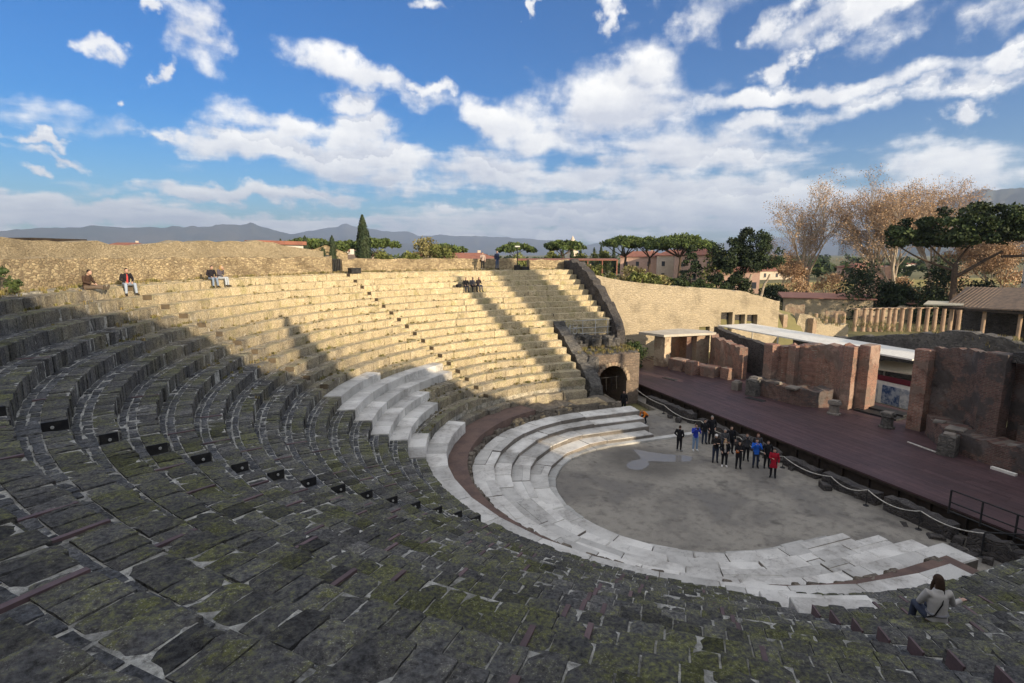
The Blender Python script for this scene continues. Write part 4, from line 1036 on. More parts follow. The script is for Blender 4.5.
# tall plane trees
farther(plane_tree('leftmost tall bare plane tree with brown leaves right of the dark evergreen',63,48,21.,14,3.2,3,.9),1.4)
farther(plane_tree('second tall bare plane tree behind the pink ruin',67,40,20.5,12,3.2,11,.9),1.4)
farther(plane_tree('tall bare plane tree left of the dark umbrella pine',69,36.5,20.,11,3.2,21,.9),1.4)
farther(plane_tree('wide bare plane tree behind the dark umbrella pine',78,37,22.,14,3.2,5,1.0),1.4)
farther(plane_tree('small bare plane tree with thick brown leaves at far right',82,29,13.,12,3.2,8,2.2),1.4)
farther(plane_tree('low brown leaved tree beneath the leftmost bare plane tree',60,49,9.,9,3.2,14,1.8),1.4)
for i,(x,y,w,h) in enumerate(((60,47,8,5.5),(66,45,9,6.),(72,37,9,5.5),(76,32,11,8.),(82,27,10,7.5))):
    farther(shrub('autumn_bush',['rusty bush under the leftmost bare plane tree','rusty bush left of the pink ruin','rusty bush right of the pink ruin','broad rusty tree below the dark umbrella pine','rusty tree before the white house at far right'][i],'bush',x,y,w,h+.5,M['brownleaf'],7,26,2.8,'rusty autumn bushes',.17,90),1.4)
# big umbrella pine on the right
t=tree('umbrella_pine','big dark umbrella pine spreading before the bare trees at right','tree',53.,18.3,3);cr=MB();tr=MB()
limb(tr,(53.,18.3,3.),(52.6,18.8,11.3),.4,.28,.05);limb(tr,(52.6,18.8,10.6),(48.6,22.5,13.3),.16,.07,.1);limb(tr,(52.6,18.8,9.6),(55.,15.5,12.8),.24,.12,.12);limb(tr,(55.,15.5,12.2),(58.5,11.5,12.6),.16,.07,.06);limb(tr,(52.6,18.8,11.),(53.5,17.5,14.),.16,.07,.1);limb(tr,(52.6,18.8,11.),(50.6,20.7,13.8),.14,.06,.1)
for i in range(170):
    u=R.random();x=48.0+11.8*u;y=23.4-12.9*u;w=2.6*math.sin(math.pi*min(1,max(.05,u)))**.5
    a=R.uniform(-1,1);zz=13.7+4.0*math.sin(math.pi*min(1,u*.9+.08))**.6*R.random()
    clump(cr,(x+a*w*.75,y+a*w*.75,zz),R.uniform(.7,1.15),130,.21,.65,.3)
cr.build('crown',M['pine_dark'],t);tr.build('trunk',M['bark'],t);farther(t,1.35)
farther(stone_pine('dark pine crown cut by the right edge of the view',58.5,7.6,13.2,9.5,z=3.,n=1.2,leafs=.2,thick=.3),1.35)
# dark shrubs before them
ds=[(48.,26.5,5.2,5.6),(51.,25,3.6,3.8),(52.5,23.6,4,3.6),(54.,20.5,5.4,6.2),(51.,20.,3.6,3.6),(57.,17.6,4.6,4.),(61,14.,6,4.6),(64,10.,6,5.),(57.,27.,9,3.),(52,31,8,2.4),(49,35,7,2.2),(46,38,6,2.)]
dl=['rounded dark shrub left of the pink ruin','small dark shrub beside the pink ruin','low dark shrub under the pink ruin','tall dark shrub at the foot of the big umbrella pine','low shrub in front of the tall dark shrub','dark shrub behind the tiled portico','wide dark shrub behind the portico roof','dark shrub at the right edge behind the portico','long low dark hedge behind the colonnade','dark hedge stretch beyond the ruined room','low hedge stretch beneath the dark evergreen','low hedge end above the sunlit wall']
for (x,y,w,h),l in zip(ds,dl): farther(shrub('shrub',l,'bush',x,y,w*1.3,h*1.45+.6,M['oak'],w*.8,40,3.2 if x>46 else 4.6,'dark shrubs behind the ruins',.18,70),1.45)
shrub('bush','dark green bush behind the lintel beside the arch','bush',12.6,24.,4.6,3.4,M['bush'],3.4,34,.3,None,.14,70)
# pink ruin, houses ----------------------------------------------------------
M['pink']=simple('pink_plaster',(.55,.36,.28),(.48,.32,.25),.4,.9,.1,tonevar=.1)
M['cream']=simple('cream_plaster',(.60,.50,.40),(.52,.43,.34),.4,.9,.1,tonevar=.1)
M['white_wall']=simple('white_plaster',(.62,.58,.52),(.55,.51,.46),.4,.9,.1,tonevar=.1)
M['glass_dark']=flat('dark_window',(.05,.055,.065),.2,.5)
t=thing('pink_ruin','pink ruined wall block with a jagged top among the bare trees','ruined building',(72,42,3))
mb=MB();ruin_wall(mb,[(70.3,43.6),(73.8,40.4)],-2.5,3.,lambda s,x,y:lerp(s,[(0,9.4),(1.2,9.8),(2.,8.8),(3,10.2),(4.7,10.6)]),ds=.4,dz=.8,topj=.2,face=.03);mb.build('wall',M['pink'],t);farther(t,1.4)
def house(label,x,y,w,d,h,rz,wall,z,roofm='redroof',rows=2,cols=4,grp='pink and cream houses beyond the pines'):
    t=thing('house',label,'house',(x,y,z),rz,grp)
    mb=MB();mb.box((0,0,0),(w,d,h));mb.build('wall',M[wall],t,local=True)
    mb=MB();e=.5;zr=h+.02;hr=w*.13
    mb.prism([(-w/2-e,-d/2-e),(w/2+e,-d/2-e),(w/2+e,d/2+e),(-w/2-e,d/2+e)],zr,lambda xx,yy:zr+.15)
    n=len(mb.v);mb.vert((-w/2-e,-d/2-e,zr+.16));mb.vert((w/2+e,-d/2-e,zr+.16));mb.vert((w/2+e,d/2+e,zr+.16));mb.vert((-w/2-e,d/2+e,zr+.16));mb.vert((-w/4,0,zr+hr));mb.vert((w/4,0,zr+hr))
    for f in ((0,1,5,4),(1,2,5),(2,3,4,5),(3,0,4)): mb.face([n+i for i in f])
    rf=mb.build('roof',M[roofm],t,local=True)
    mb=MB();mb.box((w*.2,d*.1,zr+hr*.5),(.7,.7,1.4));mb.build('chimney',M[wall],rf,local=True)
    for r in range(rows):
        for c in range(cols):
            mb=MB();cx=-w/2+w*(c+.5)/cols;cz=1.1+r*(h-.6)/rows
            mb.box((cx,-d/2-.02,cz),(1.0,.1,1.5));wo=mb.build('window',M['glass_dark'],t,local=True)
            mb=MB();mb.box((cx,-d/2-.07,cz-.12),(1.2,.16,.12));mb.build('sill',M['cream'],wo,local=True)
    return t
house('pink house between the left and middle umbrella pines',88.,135.,15,10,7.6,rad(-32),'pink',4.)
house('wide cream house behind the middle umbrella pine',93.,121.,15,10,8.,rad(-34),'cream',4.)
house('pink house with red roof right of the umbrella pines',90,108.,15,10,8.2,rad(-36),'pink',4.)
house('low terracotta house behind the layered conifer',77,79,9,7,5.,rad(-38),'pink',3.5,rows=1)
house('white house at the right edge beyond the rusty trees',93,27,8,7,9.2,rad(-55),'white_wall',3.2,'rooftile')
house('low grey roofed house at the right edge',97,18,13,9,6.8,rad(-60),'cream',3.,'rooftile',rows=1)
house('small red roofed shed beyond the centre rim wall',15.5,97,13,7,3.1,rad(-10),'cream',8.,'redroof',1,3)
house('small house with a grey roof near the left small pines',-12.5,80,7,5,2.6,rad(-5),'white_wall',8.9,'rooftile',1,2)
house('white low building among trees left of the two distant pines',32.,140,16,8,4.,rad(-15),'white_wall',6.,'redroof',1,5)
t=thing('gabled_hut','tan gabled hut with a dark opening beyond the left rim wall','hut',(-17,52,9.8))
mb=MB();n=0;z=9.7;X,Y,W,D=-16.2,52,5.2,4.5
mb.prism([(X-W/2,Y-D/2),(X+W/2,Y-D/2),(X+W/2,Y+D/2),(X-W/2,Y+D/2)],z,z+2.9)
k=len(mb.v)
for p in ((X-W/2,Y-D/2,z+2.9),(X+W/2,Y-D/2,z+2.9),(X,Y-D/2,z+3.9),(X-W/2,Y+D/2,z+2.9),(X+W/2,Y+D/2,z+2.9),(X,Y+D/2,z+3.9)): mb.vert(p)
mb.face((k,k+1,k+2));mb.face((k+4,k+3,k+5));mb.build('wall',M['rubble_tan'],t)
mb=MB();mb.quad((X-W/2-.2,Y-D/2-.2,z+2.86),(X,Y-D/2-.2,z+3.98),(X,Y+D/2+.2,z+3.98),(X-W/2-.2,Y+D/2+.2,z+2.86));mb.quad((X+W/2+.2,Y-D/2-.2,z+2.86),(X+W/2+.2,Y+D/2+.2,z+2.86),(X,Y+D/2+.2,z+3.98),(X,Y-D/2-.2,z+3.98));mb.build('roof',M['rubble_tan'],t)
mb=MB();mb.box((X,Y-D/2-.03,z+2.1),(1.6,.1,.55));mb.build('opening',M['glass_dark'],t)
t=thing('long_red_roof','long low red roof on posts beyond the far rim','shelter',(25,70,9))
mb=MB();mb.prism([(9,72),(33.5,61.5),(35,65),(10.5,75.5)],lambda x,y:11.35,lambda x,y:11.5+.2*((y-72)*.92+(x-9)*.394>1.));mb.build('roof',M['redroof'],t)
for i in range(11):
    u=i/10;mb=MB();mb.box((9.4+24*u,72.2-10.4*u,8.8),(.18,.18,2.6));mb.build('post',M['redroof'],t)
t=thing('shed_roof','low shed with a red roof edge behind the left rim wall','shed',(-20.3,24,12))
mb=MB();mb.box((-20.4,25.6,10.),(.6,5.,3.2),-.76);mb.build('wall',M['white_wall'],t)
mb=MB();mb.box((-20.4,25.6,13.2),(1.2,5.2,.3),-.76);mb.build('roof',M['redroof'],t)
t=thing('dark_roof','dark flat roof rising above the far left end of the rim wall','roof',(-36,6,13))
mb=MB();mb.prism([(-50,14.5),(-36.5,13.),(-36.,13.7),(-50,19.)],13.45,lambda x,y:14.0);mb.build('roof',M['wood_dark'],t)
mb=MB();mb.prism([(-49.8,14.7),(-36.7,13.2),(-36.2,13.5),(-49.8,18.8)],9.,13.45);mb.build('wall',M['rubble_tan'],t)
t=thing('dark_roof','thin dark flat roof above the rim wall right of the red shirt man','roof',(-31,22,13))
mb=MB();mb.prism([(-40,27.5),(-36.6,26.),(-34.6,30.),(-38,31.5)],13.35,13.6);mb.build('roof',M['wood_dark'],t)
mb=MB();mb.prism([(-39.8,27.6),(-36.8,26.3),(-34.8,29.8),(-37.8,31.2)],9.,13.35);mb.build('wall',M['rubble_tan'],t)
for i,(x,y) in enumerate(((-9.5,62),(-3.5,66))):
    t=thing('vehicle',['dark van seen above the rim wall right of the tall cypress','second dark van above the rim wall'][i],'van',(x,y,9.6))
    mb=MB();mb.box((x,y,9.9),(3.2,1.8,.9),0,.15);mb.box((x-.3,y,10.8),(2.3,1.65,.75),0,.2);mb.build('body',M['black_steel'],t)
    for sx in (-1,1):
        mb=MB();mb.tube([(x+sx,y-.95,9.95),(x+sx,y+.95,9.95)],[.33,.33],12);mb.build('wheel',M['iron_dark'],t)
# church spire
t=thing('church_tower','slim pale church tower far off between the pines','tower',(251,514,4))
mb=MB();mb.box((251,514,4),(9,9,12.),0.3);mb.box((251,514,16),(7,7,8),.3);mb.build('wall',M['cream'],t)
mb=MB();mb.tube([(251,514,24),(251,514,29),(251,514,33)],[3.2,2.2,.1],10);mb.build('spire',M['cream'],t)
# bush on the west rim in front of left wall
t=shrub('bush','dark scrubby bush at the left end of the top seats','bush',*PQ(29.3,6.2),2.2,1.3,M['bush'],1.6,14,10.8,None,.08,60,False)
# far town as low houses
for i in range(26):
    a=rad(R.uniform(-28,62)-20);d=R.uniform(170,420)
    az=rad(R.uniform(-20,58));x=-17.6+d*math.sin(az);y=-22.3+d*math.cos(az)
    house('small pale distant house on the plain',x,y,R.uniform(8,16),R.uniform(7,10),R.uniform(3.,5.5),rad(R.uniform(-40,10)),R.choice(['white_wall','cream','pink']),hterr(x,y)-.2,'redroof',1,3,'distant small houses on the plain')
mb=MB()
for i in range(230):
    az=rad(R.uniform(-28,75));d=R.uniform(230,900);x=-17.6+d*math.sin(az);y=-22.3+d*math.cos(az);s=R.uniform(2,4.5)*(1+d/900)
    for _ in range(3): clump(mb,(x+R.gauss(0,s),y+R.gauss(0,s),hterr(x,y)+s*.6),s*.8,26,s*.3,.7,.3)
mb.build('distant_woods',M['bush'],kind='stuff')
# mountains -----------------------------------------------------------------
M['mountain']=simple('mountain_slopes',(.05,.06,.045),(.09,.085,.065),.0016,.95,0,tonevar=0)
def ridge(name,pts,dist,depth,base=0,seed=0.,rough=.03):
    """pts: (azimuth deg from +y clockwise, crest height m). real 3d slopes on both sides of the crest"""
    a0,a1=pts[0][0],pts[-1][0];n=150;m=12;mb=MB();mb.smooth=True
    for i in range(n+1):
        az=a0+(a1-a0)*i/n;h=lerp(az,pts);h+=h*rough*fbm(az*.5,seed,1.,4)*2
        for k in range(-m,m+1):
            u=k/m;prof=(1-abs(u))**1.25
            d=dist+depth*u
            hh=h*prof*(1+.35*fbm(az*.7+seed,u*3.,2.,5)*(1-prof+.15))
            mb.vert((-17.6+d*math.sin(rad(az)),-22.3+d*math.cos(rad(az)),base-20+max(0,hh)))
    W=2*m+1
    for i in range(n):
        for k in range(W-1): mb.face((i*W+k,(i+1)*W+k,(i+1)*W+k+1,i*W+k+1),.5)
    mb.build(name,M['mountain'],kind='structure')

ridge('far_hills',[(-27.4,263),(-23.2,317),(-20.2,369),(-17.3,397),(-14.2,399),(-9.7,432),(-5.6,493),(-2.1,340),(2.5,272),(10.5,201),(15.7,88)],9000,1800,0,1.)
ridge('far_mountain',[(-5.7,300),(-1.2,470),(1.7,600),(3.1,660),(5.5,580),(10.6,460),(18.9,419),(25.3,331),(29.5,199)],12000,2500,0,5.)
ridge('far_mountain',[(25.3,121),(28.4,262),(30.7,353),(33.0,281),(35.0,325),(38.5,252),(42.2,312),(47.4,405),(52.2,467)],13000,2500,0,9.)
ridge('near_mountain',[(51.4,168),(54.3,307),(57.0,443),(59.5,528),(61.3,562),(63.2,569),(67.1,590),(73.4,556)],6000,1500,0,13.)

# dry grass and weeds on the upper rows, wall tops and platform
M['drygrass']=leafm('dry_grass',(.26,.20,.09),(.16,.15,.05))
mb=MB()
def tuft(x,y,z,h,n):
    for _ in range(n):
        a=R.uniform(0,6.283);l=R.uniform(.3,.8)*h;w=.012+.01*R.random();dx,dy=math.cos(a),math.sin(a);bx=x+R.gauss(0,h*.4);by=y+R.gauss(0,h*.4)
        mb.quad((bx-dy*w,by+dx*w,z-.01),(bx+dy*w,by-dx*w,z-.01),(bx+dx*l*.5+dy*w*.5,by+dy*l*.5-dx*w*.5,z+h*R.uniform(.6,1.)),(bx+dx*l*.5-dy*w*.5,by+dy*l*.5+dx*w*.5,z+h*R.uniform(.6,1.)),R.random())
for _ in range(1500):
    j=R.randint(1,18);q=R.uniform(2,96) if j>8 else R.uniform(20,91)
    if in_marble(j,q) or fbm(q*.12,j*.6,4.)<-.02: continue
    r=Rj(j)+R.choice([.82,.80,.44,.02,.7]);x,y=PQ(r,q);tuft(x,y,Zj(j),R.uniform(.05,.16),R.randint(8,18))
for _ in range(260):
    q=R.uniform(0,96);x,y=PQ(R.uniform(28.9,29.9),q);tuft(x,y,Zj(18)+.02,R.uniform(.08,.25),14)
for _ in range(90): tuft(R.uniform(2.4,8.2),R.uniform(16,19.8),4.25,R.uniform(.12,.35),16)
for _ in range(140): tuft(R.uniform(30.1,30.9),R.uniform(-10,18),lerp(0,[(0,0)])+lerp(R.uniform(0,1),[(0,5.4),(1,6.3)]),.4,10)
mb.build('dry_grass',M['drygrass'],kind='stuff')
# ================================================================== people
def remesh(mb,vox,name,mats,smooth=6):
    me=mb.mesh('tmp',mats);o=bpy.data.objects.new('tmp',me);COL.objects.link(o)
    r=o.modifiers.new('r','REMESH');r.mode='VOXEL';r.voxel_size=vox
    s=o.modifiers.new('s','SMOOTH');s.iterations=smooth;s.factor=.5
    dg=bpy.context.evaluated_depsgraph_get();dg.update();e=o.evaluated_get(dg)
    m=bpy.data.meshes.new_from_object(e);m.name=name
    for p in m.polygons: p.use_smooth=True
    if 'tone' not in m.attributes: m.attributes.new('tone','FLOAT','FACE')
    bpy.data.objects.remove(o);return m
def V(*a): return Vector(a)
def rotx(p,c,a):
    q=p-c;return c+V(q.x,q.y*math.cos(a)-q.z*math.sin(a),q.y*math.sin(a)+q.z*math.cos(a))
def pose(kind):
    """joint positions, figure faces +y, feet (or seat) at z=0; height 1.72"""
    J={}
    S=lambda s:{'hip':V(.09*s,0,.93),'knee':V(.105*s,.03,.50),'ank':V(.115*s,-.01,.085),'toe':V(.14*s,.16,.04),'sho':V(.18*s,-.01,1.42),'elb':V(.245*s,-.04,1.14),'wri':V(.25*s,.06,.90)}
    L,Rr=S(-1),S(1);J['pel']=V(0,0,.96);J['waist']=V(0,.0,1.08);J['chest']=V(0,.0,1.30);J['neck']=V(0,-.01,1.47);J['head']=V(0,.02,1.605);pitch=0
    if kind=='camera':
        for s,D in ((-1,L),(1,Rr)): D['elb']=V(.26*s,.12,1.18);D['wri']=V(.07*s,.27,1.46)
    elif kind=='pockets':
        for s,D in ((-1,L),(1,Rr)): D['elb']=V(.29*s,-.07,1.16);D['wri']=V(.2*s,.08,.98)
    elif kind=='folded':
        L['elb']=V(-.24,.06,1.15);L['wri']=V(.05,.2,1.17);Rr['elb']=V(.24,.06,1.15);Rr['wri']=V(-.05,.22,1.22)
    elif kind=='phone':
        Rr['elb']=V(.22,.1,1.16);Rr['wri']=V(.07,.29,1.2)
    elif kind=='stride':
        L['knee']=V(-.1,.14,.52);L['ank']=V(-.1,.18,.085);L['toe']=V(-.11,.35,.04);Rr['knee']=V(.1,-.03,.50);Rr['ank']=V(.11,-.25,.11);Rr['toe']=V(.12,-.09,.04);L['elb']=V(-.25,-.12,1.16);L['wri']=V(-.24,-.1,.92);Rr['elb']=V(.25,.05,1.14);Rr['wri']=V(.23,.18,.95)
    elif kind in('seated','seated_wide','seated_hand'):
        dz=-.84
        for D in (L,Rr):
            for k in ('hip','sho'): D[k]=D[k]+V(0,0,dz)
        for k in ('pel','waist','chest','neck','head'): J[k]=J[k]+V(0,0,dz)
        w=.2 if kind=='seated_wide' else .12
        for s,D in ((-1,L),(1,Rr)):
            D['knee']=V(w*s,.44,.10);D['ank']=V((w+.02)*s,.46,-.37);D['toe']=V((w+.05)*s,.62,-.42)
            D['elb']=V(.27*s,.06,.34);D['wri']=V(.14*s,.32,.2)
        for k,y in (('waist',.01),('chest',.05),('neck',.09),('head',.14)): J[k]=J[k]+V(0,y,0)
        for D in (L,Rr): D['sho']=D['sho']+V(0,.06,0)
        if kind=='seated_hand': L['elb']=V(-.26,.12,.30);L['wri']=V(-.1,.24,.62);Rr['wri']=V(.12,.34,.18)
    elif kind=='seated_long':   # legs stretched along the seat
        dz=-.84
        for D in (L,Rr):
            for k in ('hip','sho'): D[k]=D[k]+V(0,0,dz)
        for k in ('pel','waist','chest','neck','head'): J[k]=J[k]+V(0,0,dz)
        for s,D in ((-1,L),(1,Rr)):
            D['knee']=V(.1*s,.46,.17 if s<0 else .11);D['ank']=V(.1*s,.86,.06);D['toe']=V(.13*s,.92,.20);D['elb']=V(.26*s,.1,.36);D['wri']=V(.1*s,.34,.26);D['sho']=D['sho']+V(0,.07,0)
        for k,y in (('waist',.0),('chest',.05),('neck',.1),('head',.17)): J[k]=J[k]+V(0,y,0)
    elif kind=='reach':   # seated, right arm reaching out sideways, seen from behind
        dz=-.84
        for D in (L,Rr):
            for k in ('hip','sho'): D[k]=D[k]+V(0,0,dz)
        for k in ('pel','waist','chest','neck','head'): J[k]=J[k]+V(0,0,dz)
        for s,D in ((-1,L),(1,Rr)): D['knee']=V(.12*s,.44,.10);D['ank']=V(.13*s,.48,-.37);D['toe']=V(.15*s,.64,-.42)
        for k,y,x in (('waist',.0,0),('chest',.04,.0),('neck',.08,.01),('head',.12,.03)): J[k]=J[k]+V(x,y,0)
        for D in (L,Rr): D['sho']=D['sho']+V(0,.05,0)
        L['elb']=V(-.24,.12,.34);L['wri']=V(-.1,.34,.2);Rr['elb']=V(.30,.10,.34);Rr['wri']=V(.52,.22,.35)
    elif kind=='crouch':
        J['pel']=V(0,-.22,.55);J['waist']=V(0,-.12,.66);J['chest']=V(0,.10,.80);J['neck']=V(0,.24,.90);J['head']=V(0,.34,.98)
        for s,D in ((-1,L),(1,Rr)):
            D['hip']=V(.09*s,-.2,.52);D['knee']=V(.17*s,.18,.50);D['ank']=V(.13*s,-.04,.085);D['toe']=V(.16*s,.13,.04);D['sho']=V(.18*s,.19,.86);D['elb']=V(.2*s,.32,.62);D['wri']=V(.1*s,.48,.42)
        pitch=-.5
    J['L']=L;J['R']=Rr;J['pitch']=pitch;return J
def hand(mb,w,d,side,r=1.):
    """palm, four bent fingers of different lengths and a thumb; w wrist, d direction of the forearm"""
    d=d.normalized();u=d.cross(V(0,0,1))
    if u.length<.1: u=V(1,0,0)
    u.normalize();nrm=u.cross(d).normalized()
    pe=w+d*.085
    mb.tube([w-d*.01,w+d*.03,pe],[.026,.036,.038],10,ry=[.02,.016,.014],up=u)
    for k,L in enumerate((.066,.078,.073,.056)):
        b=pe-d*.012+u*(-.028+.0187*k);m=b+d*L*.55-nrm*.006;e=m+d*L*.42-nrm*L*.28
        mb.tube([b,m,e],[.0095,.009,.0075],7)
    s=-1 if side<0 else 1
    b=w+d*.03+u*(.03*s*-1);m=b+(d*.6+u*(-.7*s)).normalized()*.035;e=m+(d+u*(-.25*s)-nrm*.3).normalized()*.032
    mb.tube([b,m,e],[.012,.0105,.008],7)
def body_meshes(kind,vox=.011,skirt=0,hair='short',hood=False):
    J=pose(kind);out={}
    mb=MB()
    pel,wa,ch,ne,he=[J[k] for k in('pel','waist','chest','neck','head')]
    up=(ne-ch).normalized();X=V(1,0,0)
    # --- body (skin)
    tor=[pel-(wa-pel)*.35,pel,wa,ch,ne-up*.06,ne-up*.02]
    mb.tube(tor,[.13,.15,.128,.155,.12,.06],14,ry=[.09,.105,.09,.10,.07,.055],up=X)
    mb.tube([ne-up*.06,ne+(he-ne)*.25,he],[.06,.052,.05],10)
    for s,D in((-1,J['L']),(1,J['R'])):
        mb.tube([ch+X*.1*s+up*.06,D['sho'],D['sho'].lerp(D['elb'],.5),D['elb'],D['elb'].lerp(D['wri'],.35),D['wri']],[.06,.056,.046,.038,.038,.025],9)
        hand(mb,D['wri'],D['wri']-D['elb'],s)
        mb.tube([D['hip'],D['hip'].lerp(D['knee'],.4),D['knee'],D['knee'].lerp(D['ank'],.3),D['ank']],[.088,.078,.055,.056,.036],10)
        mb.tube([D['ank']+V(0,-.03,-.02),D['ank'].lerp(D['toe'],.5),D['toe']],[.038,.036,.026],8)
    f=V(0,math.cos(J['pitch']),math.sin(J['pitch']));hu=V(0,-f.z,f.y)
    Mh=Matrix((X,f,hu)).transposed()
    H=lambda x,y,z:he+X*x+f*y+hu*z
    mb.ell(he,(.074,.094,.112),14,10,Mh);mb.ell(H(0,.028,-.055),(.052,.062,.058),12,8,Mh)
    mb.tube([H(0,.088,.018),H(0,.108,-.018),H(0,.094,-.03)],[.011,.016,.012],6)
    mb.tube([H(-.022,.088,-.058),H(0,.094,-.058),H(.022,.088,-.058)],[.006,.008,.006],6)
    for s in(-1,1): mb.ell(H(.075*s,-.005,-.005),(.012,.022,.032),8,6,Mh);mb.tube([H(.012*s,.086,.032),H(.045*s,.078,.03)],[.009,.008],6)
    out['body']=remesh(mb,vox,'person_body',[],4)
    # eyes
    for i,s in enumerate((-1,1)):
        mb=MB();mb.ell(H(.03*s,.085,.012),(.013,.008,.008),8,6,Mh);out['eye%d'%i]=mb.mesh('eye',[])
    # hair
    mb=MB();mb.ell(H(0,-.014,.024),(.082,.098,.104),14,10,Mh)
    if hair=='long':
        mb.tube([H(0,-.06,.03),H(0,-.085,-.09),H(0,-.08,-.2),H(.01,-.07,-.27)],[.075,.085,.088,.05],12,ry=[.05,.05,.042,.02],up=X)
        for s in(-1,1): mb.tube([H(.055*s,-.02,.05),H(.08*s,-.0,-.05),H(.078*s,.01,-.17),H(.07*s,.0,-.24)],[.03,.03,.032,.014],8)
    g=remesh(mb,.012,'hair',[],3);bm=bmesh.new();bm.from_mesh(g)
    kill=[v for v in bm.verts if (v.co-he).dot(f)>.035 and (v.co-he).dot(hu)<.062 and abs((v.co-he).x)<.07]
    bmesh.ops.delete(bm,geom=kill,context='VERTS');bm.to_mesh(g);bm.free();out['hair']=g
    # jacket
    mb=MB();hem=pel-(wa-pel).normalized()*(.10+skirt)
    sit=kind.startswith('seated') or kind=='reach' or kind=='crouch'
    if sit: hem=pel-(wa-pel).normalized()*.06
    mb.tube([hem,pel,wa,ch-up*.03,ch+up*.07,ne-up*.045,ne+up*.02],[.178+skirt*.12,.175,.155,.178,.165,.10,.066],16,ry=[.13+skirt*.1,.13,.118,.128,.115,.085,.07],up=X)
    for s,D in((-1,J['L']),(1,J['R'])):
        mb.tube([ch+X*.11*s+up*.06,D['sho'],D['sho'].lerp(D['elb'],.5),D['elb'],D['elb'].lerp(D['wri'],.6),D['wri']-(D['wri']-D['elb']).normalized()*.02],[.075,.076,.066,.058,.05,.044],10)
    if hood: mb.ell(ne+V(0,-.07,.0),(.105,.07,.085),12,8)
    out['jacket']=remesh(mb,.016,'jacket',[],4)
    # trousers
    mb=MB();mb.tube([pel+(wa-pel)*.5,pel,J['L']['hip'].lerp(J['R']['hip'],.5)-V(0,0,.06)],[.15,.165,.13],14,ry=[.11,.12,.10],up=X)
    for s,D in((-1,J['L']),(1,J['R'])):
        mb.tube([D['hip']+V(0,0,.03),D['hip'].lerp(D['knee'],.35),D['knee'],D['knee'].lerp(D['ank'],.5),D['ank']+(D['knee']-D['ank']).normalized()*.02],[.10,.096,.072,.064,.056],11)
    out['trousers']=remesh(mb,.016,'trousers',[],4)
    for i,D in enumerate((J['L'],J['R'])):
        mb=MB();a,b=D['ank'],D['toe'];d=(b-a);mb.tube([a-d*.25+V(0,0,-.03),a.lerp(b,.3),a.lerp(b,.75),b+d*.18],[.042,.052,.05,.032],9);mb.tube([a+V(0,0,.05),a+V(0,0,-.03)],[.05,.05],9)
        out['shoe%d'%i]=remesh(mb,.014,'shoe',[],2)
    out['_J']=J;return out
_cache={}
CLO={}
def cloth(c):
    k=tuple(round(x,3) for x in c)
    if k not in CLO:
        m,nt,b=mk('cloth');p=objc(nt);n=noi(nt,p,9.,4);n2=noi(nt,p,90.,2)
        ln(nt,mixc(nt,n,tuple(x*.75 for x in c),tuple(min(1,x*1.2) for x in c)),b.inputs['Base Color']);b.inputs['Roughness'].default_value=.85;bump(nt,b,n,.35,.03);CLO[k]=m
    return CLO[k]
M['skin']=flat('skin',(.50,.31,.23),.55,.35);M['eye']=flat('eye',(.03,.02,.02),.2,.5)
HAIR={'black':(.012,.010,.009),'brown':(.05,.03,.02),'blond':(.38,.25,.11),'grey':(.25,.24,.23),'white':(.6,.6,.58),'red':(.12,.05,.03)}
